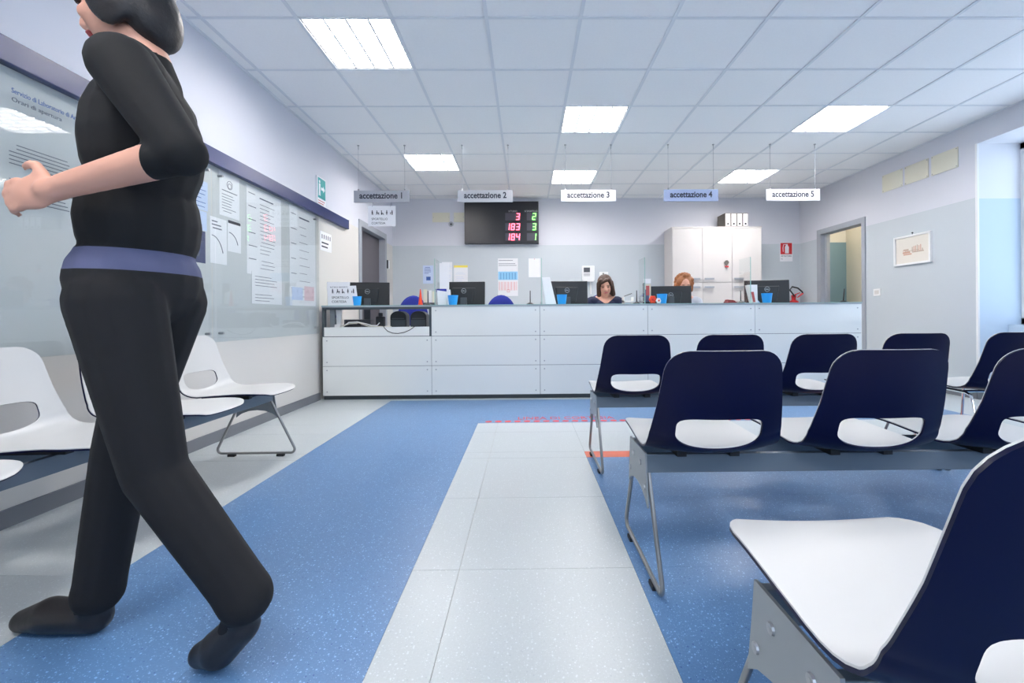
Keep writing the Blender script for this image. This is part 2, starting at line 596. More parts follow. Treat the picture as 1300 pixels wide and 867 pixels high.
# window niches in the right wall
for n, (y0, y1) in enumerate(((2.2, 4.375), (-1.5, 0.7))):
    mb = MB()
    mb.box(XR + 0.001, 4.96, y1 - 0.002, y1 + 0.1, 0, 2.63)         # far reveal
    mb.box(XR + 0.001, 4.96, y0 - 0.1, y0 + 0.002, 0, 2.63)         # near reveal
    mb.box(XR + 0.001, 4.96, y0, y1, 2.528, 2.63)                   # soffit
    mb.box(4.77, 4.96, y0, y1, 0, 0.737)                   # parapet
    struct('wall_niche_%d' % (n + 1), mb, M['niche'])
    w = struct('window_%d' % (n + 1), MB().box(4.90, 4.95, y0, y0 + 0.06, 0.737, 2.53).box(4.90, 4.95, y1 - 0.06, y1, 0.737, 2.53)
               .box(4.90, 4.95, y0, y1, 0.737, 0.80).box(4.90, 4.95, y0, y1, 2.47, 2.53)
               .box(4.90, 4.95, (y0 + y1) / 2 - 0.04, (y0 + y1) / 2 + 0.04, 0.737, 2.53), M['white'])
    for (a, b) in ((y0 + 0.06, (y0 + y1) / 2 - 0.04), ((y0 + y1) / 2 + 0.04, y1 - 0.06)):
        part('pane', MB().box(4.922, 4.928, a, b, 0.80, 2.47), M['window_glass'], w)
# corner trim of the niche
struct('trim_1', MB().box(XR - 0.004, XR + 0.014, 4.372, 4.393, 0.09, 2.53), M['white'])
# baseboards
struct('baseboard_left', MB().box(XL, XL + 0.014, YN, 4.66, 0, 0.075), M['grey_base'])
struct('baseboard_right', MB().box(XR - 0.012, XR, 4.385, 5.83, 0, 0.075).box(XR - 0.012, 4.77, 4.363, 4.375, 0, 0.075), M['grey_base'])
struct('baseboard_back', MB().box(XL, XR, YB - 0.012, YB, 0, 0.075), M['grey_base'])

# ---- door in the left wall, behind the counter
d = struct('door_1', MB().box(XL - 0.15, XL + 0.015, 5.78, 5.86, 0, 2.12).box(XL - 0.15, XL + 0.015, 6.83, 6.90, 0, 2.12)
           .box(XL - 0.15, XL + 0.015, 5.86, 6.83, 2.04, 2.12), M['frame_grey'])
part('door_leaf', MB().box(XL - 0.12, XL - 0.08, 5.862, 6.828, 0.005, 2.038), M['door_dark'], d)
part('door_handle', MB().cone((XL - 0.08, 6.75, 1.0), (XL - 0.02, 6.75, 1.0), 0.01, 0.01).cone((XL - 0.025, 6.76, 1.0), (XL - 0.025, 6.63, 1.0), 0.009, 0.009), M['steel'], d, True)

# ---- doorway in the right wall with the vestibule beyond
d = struct('door_2', MB().box(XR - 0.015, XR + 0.13, 5.83, DY0 + 0.005, 0, 2.13).box(XR - 0.015, XR + 0.13, DY1 - 0.005, 6.80, 0, 2.13)
           .box(XR - 0.015, XR + 0.13, DY0, DY1, 2.055, 2.13), M['frame_grey'])
part('door_jamb', MB().box(XR + 0.05, XR + 0.10, DY1 - 0.05, DY1 - 0.005, 0, 2.055), M['frame_grey'], d)
mb = MB().box(4.60, 5.30, 7.12, 7.22, 0, 2.6).box(4.60, 5.30, 5.55, 5.65, 0, 2.6)
struct('wall_vestibule', mb, M['vest'])
struct('wall_vestibule_side', MB().box(5.14, 5.24, 5.65, 7.12, 0, 2.6), M['vest_cream'])
struct('ceiling_vestibule', MB().box(4.59, 5.26, 5.6, 7.2, 2.5, 2.6), M['white'])
struct('floor_vestibule', MB().box(4.59, 5.26, 5.6, 7.2, -0.1, 0.0), M['light_vinyl'])
t = thing('vestibule_lamp', (4.84, 6.3, 2.5), 'round ceiling lamp inside the vestibule behind the grey doorway', 'ceiling lamp')
part('lamp_base', MB().cone((4.84, 6.3, 2.47), (4.84, 6.3, 2.5), 0.12, 0.12, 20), M['white'], t)
part('diffuser', MB().ell((4.84, 6.3, 2.468), 0.11, 0.11, 0.05), M['lamp_warm'], t, True)

# ---- ceiling: tiles lying in a white grid of bars
ceiling = struct('ceiling', MB().box(XL - 0.15, XR + 0.15, YN - 0.1, YB + 0.1, 2.90, 3.0), M['plenum'])
gx = [XL] + [GX0 + GRID * k for k in range(11)] + [XR]
gy = [YN] + [GY0 + GRID * k for k in range(-7, 8)] + [YB]
LIGHTS = [(1, 0), (4, 2), (1, 4), (4, 5), (8, 2), (8, 5), (1, -5), (4, -6), (8, -6)]  # last three are out of view, added to lift counter and ceiling brightness
cells = {(k + 1, r + 8) for (k, r) in LIGHTS}
tile_cache = {}
for i in range(len(gx) - 1):
    for j in range(len(gy) - 1):
        if (i, j) in cells:
            continue
        w, h = gx[i + 1] - gx[i], gy[j + 1] - gy[j]
        key = (round(w, 3), round(h, 3))
        if key not in tile_cache:
            tile_cache[key] = MB().box(-w / 2 + 0.003, w / 2 - 0.003, -h / 2 + 0.003, h / 2 - 0.003, 0, 0.015).mesh('ceiling_tile', M['ceil'])
        obj('ceiling_tile', tile_cache[key], ceiling, ((gx[i] + gx[i + 1]) / 2, (gy[j] + gy[j + 1]) / 2, CEIL + 0.006))
for x in gx[1:-1]:
    part('ceiling_bar', MB().box(x - 0.012, x + 0.012, YN, YB, CEIL, CEIL + 0.0055), M['bar'], ceiling)
for y in gy[1:-1]:
    part('ceiling_bar', MB().box(XL, XR, y - 0.010, y + 0.010, CEIL + 0.0015, CEIL + 0.0055), M['bar'], ceiling)
part('edge_angle', MB().box(XL, XL + 0.02, YN, YB, CEIL - 0.001, CEIL + 0.005).box(XR - 0.02, XR, YN, YB, CEIL - 0.001, CEIL + 0.005)
     .box(XL, XR, YB - 0.02, YB, CEIL - 0.001, CEIL + 0.005), M['bar'], ceiling)

# ---- luminaires
def make_luminaire():
    t = thing('ceiling_light', (0, 0, 0), 'x', 'ceiling light', 'square louvred ceiling lights')
    a = 0.284
    part('housing', MB().box(-a, a, -a, -a + 0.006, 0.008, 0.09).box(-a, a, a - 0.006, a, 0.008, 0.09).box(-a, -a + 0.006, -a, a, 0.008, 0.09)
         .box(a - 0.006, a, -a, a, 0.008, 0.09).box(-a, a, -a, a, 0.09, 0.096), M['louvre'], t)
    part('diffuser', MB().box(-a + 0.007, a - 0.007, -a + 0.007, a - 0.007, 0.028, 0.032), M['lamp'], t)
    for x in (-0.142, 0, 0.142):
        part('louvre_blade', MB().prism([(-0.008, 0.006), (0.008, 0.006), (0.003, 0.0275), (-0.003, 0.0275)], (x, -a + 0.007, 0), UX, UZ, (0, 2 * a - 0.014, 0)), M['louvre'], t)
    for y in [(-0.235 + 0.0783 * k) for k in range(7)]:
        part('louvre_fin', MB().prism([(-0.004, 0.012), (0.004, 0.012), (0.0015, 0.0275), (-0.0015, 0.0275)], (-a + 0.007, y, 0), UY, UZ, (2 * a - 0.014, 0, 0)), M['louvre'], t)
    return t
WHERE = ['square ceiling light with glowing louvres over the aisle by the white bench',
         'square ceiling light in front of the white sign numbered three',
         'square ceiling light behind the dark grey sign numbered one',
         'square ceiling light behind the white sign numbered three',
         'square ceiling light in front of the white sign numbered five',
         'square ceiling light near the white cabinet, behind the grey-blue sign numbered four'] + \
        ['square louvred ceiling light over the rear half of the waiting room'] * 3
lum = None
for n, (k, r) in enumerate(LIGHTS):
    if lum is None:
        lum = make_luminaire()
        o = lum
    else:
        o = copy_tree(lum)
    o.location = (GX0 + GRID * (k + 0.5), GY0 + GRID * (r + 0.5), CEIL)
    o['label'] = WHERE[n]


# ================================================================== BEAM SEATING
def catmull(pts, n):
    out = []
    P = [pts[0]] + list(pts) + [pts[-1]]
    for i in range(1, len(P) - 2):
        for k in range(n):
            t = k / n
            q = [0, 0]
            for c in (0, 1):
                p0, p1, p2, p3 = P[i - 1][c], P[i][c], P[i + 1][c], P[i + 2][c]
                q[c] = 0.5 * (2 * p1 + (p2 - p0) * t + (2 * p0 - 5 * p1 + 4 * p2 - p3) * t * t + (3 * p1 - p0 - 3 * p2 + p3) * t ** 3)
            out.append(tuple(q))
    out.append(pts[-1])
    return out

PROFILE = [(0.268, 0.424), (0.245, 0.434), (0.15, 0.438), (0.02, 0.431), (-0.10, 0.424), (-0.160, 0.429), (-0.193, 0.447),
           (-0.212, 0.480), (-0.226, 0.53), (-0.243, 0.60), (-0.260, 0.68), (-0.276, 0.752)]
def shell_surface():
    pts = catmull(PROFILE, 12)
    S = [0.0]
    for a, b in zip(pts, pts[1:]):
        S.append(S[-1] + math.hypot(b[0] - a[0], b[1] - a[1]))
    total = S[-1]
    def at(s):
        s = min(max(s, 0), total)
        for i in range(len(S) - 1):
            if s <= S[i + 1]:
                t = (s - S[i]) / (S[i + 1] - S[i])
                return (pts[i][0] + (pts[i + 1][0] - pts[i][0]) * t, pts[i][1] + (pts[i + 1][1] - pts[i][1]) * t)
        return pts[-1]
    s_bend = next(S[i] for i in range(len(pts)) if pts[i][1] > 0.44 and pts[i][0] < -0.15)
    def half(s):
        if s < s_bend:
            w = 0.192 + 0.014 * math.sin(math.pi * min(1, s / s_bend)) ** 0.8 if s < s_bend else 0.2
            w = 0.190 + 0.016 * min(1, s / (0.7 * s_bend))
        else:
            w = 0.206 - 0.040 * ((s - s_bend) / (total - s_bend)) ** 1.1
        for dd, r in ((s, 0.085), (total - s, 0.060)):
            if dd < r:
                w = w - r + math.sqrt(max(0, r * r - (r - dd) ** 2))
        return w
    def pos(s, x):
        u, z = at(s)
        t = x / 0.2
        k = min(1, max(0, (s - s_bend + 0.10) / 0.14))          # 0 on the seat, 1 on the back
        u2 = u + 0.034 * k * t * t + 0.0
        z2 = z + (1 - k) * 0.010 * t * t + 0.030 * k * (1 - min(1, max(0, (s - s_bend) / 0.16))) * t * t
        return Vector((x, u2, z2))
    # rows, dense at the rounded ends and round the hand hole
    rows = [0.0, 0.003, 0.008, 0.016, 0.027, 0.042, 0.06, 0.085]
    s_h0 = s_bend + 0.010
    s_h1 = next(S[i] for i in range(len(pts)) if pts[i][1] > 0.541)
    s = 0.11
    while s < s_h0 - 0.03:
        rows.append(s)
        s += 0.03
    s = s_h0 - 0.02
    while s < s_h1 + 0.02:
        rows.append(s)
        s += 0.006
    s += 0.02
    while s < total - 0.07:
        rows.append(s)
        s += 0.03
    rows += [total - d for d in (0.06, 0.042, 0.028, 0.017, 0.009, 0.003, 0.0)]
    NX = 48
    hc, hh, hw, n = (s_h0 + s_h1) / 2, (s_h1 - s_h0) / 2, 0.130, 2.8
    par = [[(s, half(s) * (-1 + 2 * j / NX)) for j in range(NX + 1)] for s in rows]
    def rad(s, x):                       # straight upper edge, rounder lower edge
        k = 5.0 if s > hc else 2.6
        return (abs((s - hc) / hh) ** k + abs(x / hw) ** k) ** (1 / k)
    faces, used = [], set()
    W = NX + 1
    for i in range(len(rows) - 1):
        for j in range(NX):
            cs = (par[i][j][0] + par[i + 1][j][0]) / 2
            cx = (par[i][j][1] + par[i][j + 1][1] + par[i + 1][j][1] + par[i + 1][j + 1][1]) / 4
            if rad(cs, cx) < 1:
                continue
            faces.append((i * W + j, i * W + j + 1, (i + 1) * W + j + 1, (i + 1) * W + j))
    hole_edge = {}
    cnt = {}
    for f in faces:
        for v in f:
            cnt[v] = cnt.get(v, 0) + 1
    for i in range(1, len(rows) - 1):
        for j in range(1, NX):
            v = i * W + j
            if 0 < cnt.get(v, 0) < 4:
                s_, x_ = par[i][j]
                r = rad(s_, x_)
                par[i][j] = (hc + (s_ - hc) / r, x_ / r)
    verts = [pos(*par[i][j]) for i in range(len(rows)) for j in range(W)]
    keep = sorted({v for f in faces for v in f})
    idx = {v: k for k, v in enumerate(keep)}
    return [verts[v] for v in keep], [tuple(idx[v] for v in f) for f in faces]

def shell_layer(name, off0, off1, m):
    verts, faces = shell_surface()
    me = bpy.data.meshes.new(name)
    me.from_pydata(verts, [], faces)
    bm = bmesh.new()
    bm.from_mesh(me)
    bmesh.ops.recalc_face_normals(bm, faces=bm.faces)
    bm.normal_update()
    # make the normals point to the sitter (up on the seat)
    seat = max(bm.faces, key=lambda f: f.calc_center_median().y)
    sgn = 1 if seat.normal.z > 0 else -1
    nor = [v.normal * sgn for v in bm.verts]
    cos = [v.co.copy() for v in bm.verts]
    edges = [(e.verts[0].index, e.verts[1].index) for e in bm.edges if len(e.link_faces) == 1]
    fl = [tuple(v.index for v in f.verts) for f in bm.faces]
    bm.free()
    n = len(cos)
    V = [cos[i] + nor[i] * off1 for i in range(n)] + [cos[i] + nor[i] * off0 for i in range(n)]
    F = list(fl) + [tuple(reversed([i + n for i in f])) for f in fl] + [(a, b, b + n, a + n) for a, b in edges]
    mb = MB()
    mb.add(V, F)
    bpy.data.meshes.remove(me)
    return mb.mesh(name, m, (0, 0, 0), True)

SHELL_W = shell_layer('seat_shell', 0.0, 0.003, M['shell_white'])
SHELL_N = shell_layer('shell_backing', -0.006, -0.0003, M['shell_navy'])
PITCH = 0.495

def arc(c, r, a0, a1, n=5):
    return [(c[0] + r * math.cos(a0 + (a1 - a0) * k / n), c[1] + r * math.sin(a0 + (a1 - a0) * k / n)) for k in range(n + 1)]

def make_bench(seats):
    """bench along local +X starting at its end plate (x = 0), sitters face local +Y"""
    t = thing('beam_bench', (0, 0, 0), 'x', 'bench', 'beam benches with shell seats')
    L = PITCH * (seats - 1) + 2 * 0.197
    for y in (-0.092, 0.092):
        part('rail', MB().box(0.006, L - 0.006, y - 0.011, y + 0.011, 0.343, 0.403), M['beam'], t, bevel=0.002)
    plate_poly = [(-0.104, 0.408), (0.104, 0.408), (0.112, 0.345), (0.125, 0.262), (0.128, 0.238), (0.095, 0.262), (0.05, 0.278),
                  (0.0, 0.283), (-0.05, 0.278), (-0.095, 0.262), (-0.128, 0.238), (-0.125, 0.262), (-0.112, 0.345)]
    for x, sg in ((0.0, 1), (L, -1)):
        p = part('end_plate', MB().prism(plate_poly, (x, 0, 0), UY, UZ, (0.006 * sg, 0, 0)), M['plate'], t)
        for (a, b) in ((-0.05, 0.362), (0.05, 0.362), (-0.098, 0.296), (0.098, 0.296)):
            mb = MB().cone((x - 0.004 * sg, a, b), (x, a, b), 0.009, 0.010, 12).cone((x - 0.0045 * sg, a, b), (x - 0.004 * sg, a, b), 0.004, 0.004, 6)
            part('screw', mb, M['steel'], p)
        xx = x + 0.014 * sg
        pts = [(-0.085, 0.35)] + arc((-0.212, 0.036), 0.024, math.radians(160), math.radians(270)) + \
              arc((0.212, 0.036), 0.024, math.radians(270), math.radians(380)) + [(0.085, 0.35)]
        lg = part('leg_frame', MB().tube([(xx, a, b + 0.008) for a, b in pts], 0.0075, 10), M['rod'], t, True)
        for y in (-0.15, 0.15):
            part('foot_pad', MB().box(xx - 0.012, xx + 0.012, y - 0.022, y + 0.022, 0.0, 0.014), M['rubber'], lg, bevel=0.002)
    for k in range(seats):
        x = 0.197 + PITCH * k
        part('seat_bracket', MB().box(x - 0.10, x - 0.07, -0.13, 0.13, 0.403, 0.421).box(x + 0.07, x + 0.10, -0.13, 0.13, 0.403, 0.421)
             .box(x - 0.07, x + 0.07, -0.05, -0.02, 0.406, 0.418), M['rubber'], t)
        s = obj('seat_shell', SHELL_W, t, (x, 0, 0))
        obj('shell_backing', SHELL_N, s)['label'] = 'glossy navy blue outer shell'
    return t

bench4 = make_bench(4)
BENCHES = [((0.383, 2.585, 0), 0.0, 'four-seat beam bench with navy shells, the row closest to the reception counter'),
           ((0.383, 1.555, 0), 0.0, 'four-seat beam bench with navy shells in the middle of the three rows'),
           ((0.383, 0.650, 0), 0.0, 'four-seat beam bench with navy shells in the row farthest from the reception counter'),
           ((-1.675, 2.80, 0), -math.pi / 2, 'bench of white shell seats standing along the wall with the notices')]
for n, (loc, rz, lab) in enumerate(BENCHES):
    o = bench4 if n == 0 else copy_tree(bench4)
    o.location = loc
    o.rotation_euler = (0, 0, rz)
    o['label'] = lab

# single chair on a chrome sled base near the window niche
t = thing('sled_chair', (0, 0, 0), 'navy shell chair on a chrome tube frame, standing beyond the end of the front bench', 'chair')
s = obj('seat_shell', SHELL_W, t, (0, 0, 0))
obj('shell_backing', SHELL_N, s)['label'] = 'glossy navy blue outer shell'
for x in (-0.15, 0.15):
    pts = [(x, 0.20, 0.410), (x, -0.10, 0.404), (x, -0.13, 0.39), (x, -0.22, 0.05), (x, -0.215, 0.014), (x, -0.18, 0.009), (x, 0.22, 0.009), (x, 0.245, 0.02), (x, 0.24, 0.05), (x, 0.215, 0.39), (x, 0.20, 0.410)]
    part('side_frame', MB().tube(pts, 0.008, 8), M['chrome'], t, True)
for y in (-0.08, 0.17):
    part('cross_tube', MB().tube([(-0.15, y, 0.407), (0.15, y, 0.407)], 0.008, 8), M['chrome'], t, True)
t.location = (2.65, 2.62, 0)
t.rotation_euler = (0, 0, 0)

# ================================================================== RECEPTION COUNTER
UX0, UW = -2.104, 1.1228
YF = 4.640
PAN = MB().box(0.002, UW - 0.002, 0, 0.008, 0.0, 0.301).mesh('front_panel', M['panel'])
SCREW = MB().cone((0, 0, 0), (0, -0.003, 0), 0.0075, 0.0065, 12).mesh('screw', M['steel'])
NOTE = ['with an open cable bay, against the notice wall', 'next to the one with the open cable bay', 'in front of the dark-haired woman',
        'in front of the red-haired woman', 'at the free end by the grey doorway']
for k in range(5):
    x0 = UX0 + UW * k
    x1 = x0 + UW
    t = thing('counter_unit', ((x0 + x1) / 2, YF, 0), 'pale glossy reception counter unit ' + NOTE[k], 'counter', 'reception counter units')
    part('plinth', MB().box(x0, x1, YF + 0.03, YF + 0.05, 0, 0.04), M['counter_dark'], t)
    zt = 0.957 if k else 0.745
    part('carcass', MB().box(x0, x0 + 0.02, YF + 0.012, YF + 0.30, 0.036, zt).box(x1 - 0.02, x1, YF + 0.012, YF + 0.30, 0.036, zt)
         .box(x0 + 0.02, x1 - 0.02, YF + 0.012, YF + 0.026, 0.036, zt - (0 if k else 0.02)), M['counter_dark'], t)
    part('desk_surface', MB().box(x0 + 0.021, x1 - 0.021, YF + 0.028, YF + 0.85, 0.722, 0.745), M['desk'], t)
    part('desk_leg', MB().box(x0 + 0.03, x0 + 0.06, YF + 0.35, YF + 0.80, 0, 0.722).box(x1 - 0.06, x1 - 0.03, YF + 0.35, YF + 0.80, 0, 0.722), M['frame_grey'], t)
    rowsz = [0.045, 0.350, 0.655] if k else [0.045, 0.350]
    for z in rowsz:
        p = obj('front_panel', PAN, t, (-UW / 2, 0, z))
        for sx in (0.045, UW - 0.045):
            for sz in (0.04, 0.262):
                obj('screw', SCREW, p, (sx, 0, sz))
    if k == 0:
        part('lip_panel', MB().box(x0 + 0.018, x1 - 0.022, YF, YF + 0.01, 0.657, 0.752), M['panel'], t)
        part('bay_post', MB().box(x1 - 0.024, x1 - 0.002, YF + 0.002, YF + 0.03, 0.655, 0.957), M['counter_dark'], t)
        part('bay_post', MB().box(x0 - 0.002, x0 + 0.016, YF + 0.002, YF + 0.06, 0.655, 0.957), M['counter_dark'], t)
        part('bay_lintel', MB().box(x0 + 0.016, x1 - 0.024, YF + 0.004, YF + 0.02, 0.933, 0.957), M['counter_dark'], t)
        part('cable_duct', MB().box(x0 + 0.035, x0 + 0.085, YF + 0.10, YF + 0.16, 0.745, 0.957), M['plate'], t)
XCE = UX0 + 5 * UW
t = thing('counter_ledge', (0.7, YF, 0.957), 'long thin glass-edged ledge running along the top of the reception counter', 'worktop')
part('ledge_board', MB().box(UX0 - 0.004, XCE, YF - 0.006, YF + 0.31, 0.957, 0.972), M['top'], t)
part('ledge_glass', MB().box(UX0 - 0.004, XCE + 0.004, YF - 0.010, YF + 0.31, 0.9721, 0.9761), M['glass_edge'], t)
LZ = 0.9761

# glass dividers on the ledge
for x, lab in ((-0.955, 'clear glass divider on the counter beside the orange cone'), (0.165, 'clear glass divider on the counter beside the slanted white stand'),
               (1.252, 'clear glass divider on the counter beside the stack of trays'), (2.372, 'clear glass divider on the counter beside the fifth blue cup')):
    t = thing('glass_divider', (x, 4.70, LZ), lab, 'divider', 'glass dividers on the counter')
    part('pane', MB().box(x - 0.004, x + 0.004, 4.70, 4.945, LZ, 1.463), M['glass'], t)
    part('pane_edge', MB().box(x - 0.004, x + 0.004, 4.697, 4.6995, LZ, 1.463), M['glass_edge'], t)
    part('foot_clamp', MB().box(x - 0.012, x + 0.012, 4.86, 4.90, LZ, LZ + 0.03), M['steel'], t)

# ---- monitors
def make_monitor():
    t = thing('monitor', (0, 0, 0), 'x', 'monitor', 'monitors on the reception desks')
    tilt = Matrix.Rotation(math.radians(-4), 3, 'X')
    m = MB()
    m.box(-0.235, 0.235, 0.0, 0.022, 0.0, 0.305)
    for i, p in enumerate(m.v):
        m.v[i] = tilt @ (p - Vector((0, 0, 0.15))) + Vector((0, 0, 0.195 + 0.15))
    c = part('casing', m, M['black'], t, bevel=0.006)
    m = MB().prism([(-0.10, -0.09), (0.10, -0.09), (0.13, 0.08), (-0.13, 0.08)], (0, -0.012, 0.35), UX, UZ, (0, 0.016, 0))
    part('back_cover', m, M['black'], t, bevel=0.008)
    part('stand_neck', MB().box(-0.035, 0.035, -0.03, 0.0, 0.01, 0.32), M['graphite'], t, bevel=0.004)
    part('stand_base', MB().lathe([(0.0, 0.0), (0.11, 0.0), (0.11, 0.008), (0.02, 0.016), (0.0, 0.016)], (0, 0.0, 0), 24), M['graphite'], t, True)
    e = part('emblem', MB().tube([(0.026 * math.cos(a * math.pi / 12), -0.0135, 0.395 + 0.026 * math.sin(a * math.pi / 12)) for a in range(24)], 0.0018, 6, True), M['silver'], t)
    text_mesh('emblem_lettering', 'DELL', 0.017, M['silver'], (0, -0.0126, 0.389), UX, UZ, e, 'CENTER', 0.0004)
    return t
mon = make_monitor()
MONS = [(-1.77, 5.02, 8, 'black monitor at the counter unit with the open cable bay'), (-0.695, 5.02, -3, 'black monitor below the light grey sign numbered two'),
        (0.46, 5.02, 3, 'black monitor beside the slanted white stand'), (1.64, 5.06, -4, 'black monitor in front of the red-haired woman'),
        (2.74, 5.06, -14, 'black monitor beside the fire extinguisher hose')]
for n, (x, y, a, lab) in enumerate(MONS):
    o = mon if n == 0 else copy_tree(mon)
    o.location = (x, y, 0.745)
    o.rotation_euler = (0, 0, math.radians(a))
    o['label'] = lab
    if n == 3:                          # pushed lower on its stand
        for ch in o.children:
            if ch.name.split('.')[0] in ('casing', 'back_cover', 'emblem'):
                ch.location.z -= 0.06

# ---- blue cups on the ledge
cup = MB().lathe([(0.0, 0.0), (0.040, 0.0), (0.042, 0.003), (0.054, 0.098), (0.055, 0.102), (0.052, 0.102), (0.040, 0.008), (0.0, 0.008)], (0, 0, 0), 24).mesh('blue_cup', M['cup'], (0, 0, 0), True)
for x, lab in ((-1.775, 'bright blue plastic cup in front of the leaning pictogram sheet'), (-0.77, 'bright blue plastic cup beside the white leaflet holder'),
               (0.378, 'bright blue plastic cup beside the slanted white stand'), (1.44, 'bright blue plastic cup behind the red and white paper flowers'),
               (2.555, 'bright blue plastic cup beside the slanted leaflet stand')):
    o = obj('blue_cup', cup, None, (x, 4.72, LZ))
    tag(o, lab, 'cup', 'blue cups on the counter')
    if x < -1:
        o.scale = (0.85, 0.85, 0.95)

# ---- pictogram sheets of the courtesy desk
def pictogram(mb, k, o, s):
    """little human figures: with a stick, with a pram, in a wheelchair, standing, walking with a child"""
    def disc(cx, cz, r):
        mb.prism([(cx + r * math.cos(a * math.pi / 5), cz + r * math.sin(a * math.pi / 5)) for a in range(10)], o, UX * s, UZ * s, (0, -0.0006, 0))
    def quad(*p):
        mb.prism(list(p), o, UX * s, UZ * s, (0, -0.0006, 0))
    if k == 0:
        disc(0, .9, .11); quad((-.13, .35), (.13, .35), (.15, .76), (-.12, .78)); quad((-.12, 0), (-.02, 0), (.02, .36), (-.13, .36)); quad((.05, 0), (.15, 0), (.13, .36), (.02, .36)); quad((.25, 0), (.29, 0), (.29, .5), (.25, .5))
    elif k == 1:
        disc(-.05, .85, .11); quad((-.2, .3), (.05, .3), (.1, .72), (-.12, .72)); quad((-.3, 0), (-.18, 0), (.05, .32), (-.12, .34)); quad((.12, .2), (.5, .25), (.42, .5), (.1, .45)); disc(.2, .08, .08); disc(.42, .08, .08)
    elif k == 2:
        disc(-.1, .88, .11); quad((-.18, .4), (0, .4), (.02, .75), (-.16, .75)); quad((-.18, .36), (.25, .32), (.28, .42), (-.1, .46)); quad((.2, .05), (.4, 0), (.42, .08), (.27, .4)); disc(-.05, .18, .18)
    elif k == 3:
        disc(0, .9, .11); quad((-.2, .34), (.2, .34), (.08, .78), (-.08, .78)); quad((-.1, 0), (-.01, 0), (-.01, .36), (-.1, .36)); quad((.02, 0), (.1, 0), (.1, .36), (.02, .36))
    else:
        disc(.1, .9, .11); quad((-.02, .36), (.24, .36), (.24, .78), (0, .78)); quad((0, 0), (.1, 0), (.12, .38), (0, .38)); quad((.14, 0), (.25, 0), (.24, .38), (.12, .38)); disc(-.25, .5, .08); quad((-.34, .1), (-.16, .1), (-.18, .42), (-.32, .42))

def courtesy_print(parent, x0, x1, z0, z1, y, title=False):
    w, h = x1 - x0, z1 - z0
    for k in range(5):
        mb = MB()
        pictogram(mb, k, (x0 + w * (0.15 + 0.175 * k), y, z0 + h * 0.56), h * 0.22)
        part('pictogram', mb, M['black_ink'], parent)
    text_mesh('lettering', 'SPORTELLO', h * 0.16, M['black_ink'], (x0 + w * 0.12, y - 0.0006, z0 + h * 0.30), UX, UZ, parent, width=w * 0.58)
    text_mesh('lettering', 'CORTESIA', h * 0.16, M['black_ink'], (x0 + w * 0.12, y - 0.0006, z0 + h * 0.10), UX, UZ, parent, width=w * 0.50)

# ---- hanging signs
SIGNS = [(-1.891, -1.282, 'sign_grey'), (-0.747, -0.139, 'sign_silver'), (0.396, 1.004, 'sign_white'), (1.540, 2.145, 'sign_blue'), (2.682, 3.285, 'sign_white')]
WORD = {'sign_grey': 'dark grey', 'sign_silver': 'light grey', 'sign_white': 'white', 'sign_blue': 'grey-blue'}
YS = 4.95
for k, (x0, x1, m) in enumerate(SIGNS):
    t = thing('hanging_sign', ((x0 + x1) / 2, YS, 2.119), '%s hanging sign reading accettazione, numbered %s' % (WORD[m], ('one', 'two', 'three', 'four', 'five')[k]), 'sign', 'signs hung above the counter')
    part('sign_board', MB().box(x0, x1, YS, YS + 0.02, 2.119, 2.249), M[m], t, bevel=0.002)
    text_mesh('lettering', 'accettazione %d' % (k + 1), 0.092, M['sign_text'], ((x0 + x1) / 2, YS - 0.0008, 2.162), UX, UZ, t, 'CENTER', 0.0024, width=0.470)
    for x in (x0 + 0.05, x1 - 0.05):
        r = part('hanger_wire', MB().cone((x, YS + 0.01, 2.249), (x, YS + 0.01, CEIL + 0.004), 0.0016, 0.0016, 6), M['sign_grey'], t)
        part('ceiling_hook', MB().cone((x, YS + 0.01, CEIL - 0.045), (x, YS + 0.01, CEIL + 0.002), 0.003, 0.004, 8).cone((x, YS + 0.01, CEIL - 0.004), (x, YS + 0.01, CEIL + 0.002), 0.012, 0.012, 10), M['steel'], r)
        part('sign_clip', MB().box(x - 0.006, x + 0.006, YS + 0.004, YS + 0.016, 2.249, 2.268), M['steel'], t)
t = thing('pictogram_card', (-1.585, YS, 1.856), 'white card with black pictograms hung by two strings below the first sign', 'card')
part('card', MB().box(-1.737, -1.433, YS + 0.008, YS + 0.010, 1.856, 2.083), M['paper'], t)
courtesy_print(t, -1.737, -1.433, 1.856, 2.083, YS + 0.0078)
for x in (-1.69, -1.49):
    part('string', MB().cone((x, YS + 0.009, 2.07), (x + 0.008, YS + 0.009, 2.119), 0.0018, 0.0018, 6), M['ink'], t)

# leaning sheet on the ledge
t = thing('pictogram_sheet', (-1.94, 4.70, LZ), 'white pictogram sheets leaning on the counter beside a blue cup', 'sheet')
part('rear_sheet', MB().prism([(-2.075, LZ), (-1.86, LZ), (-1.845, 1.225), (-2.087, 1.225)], (0, 4.712, 0), UX, UZ, (0, 0.002, 0)), M['paper'], t)
part('front_sheet', MB().prism([(-2.06, LZ), (-1.755, LZ), (-1.78, 1.185), (-2.085, 1.178)], (0, 4.704, 0), UX, UZ, (0, 0.002, 0)), M['paper'], t)
courtesy_print(t, -2.07, -1.765, 0.985, 1.20, 4.7035)
text_mesh('lettering', 'RITIRO REFERTI', 0.02, M['ink'], (-2.05, 4.7034, 1.163), UX, UZ, t, width=0.18)

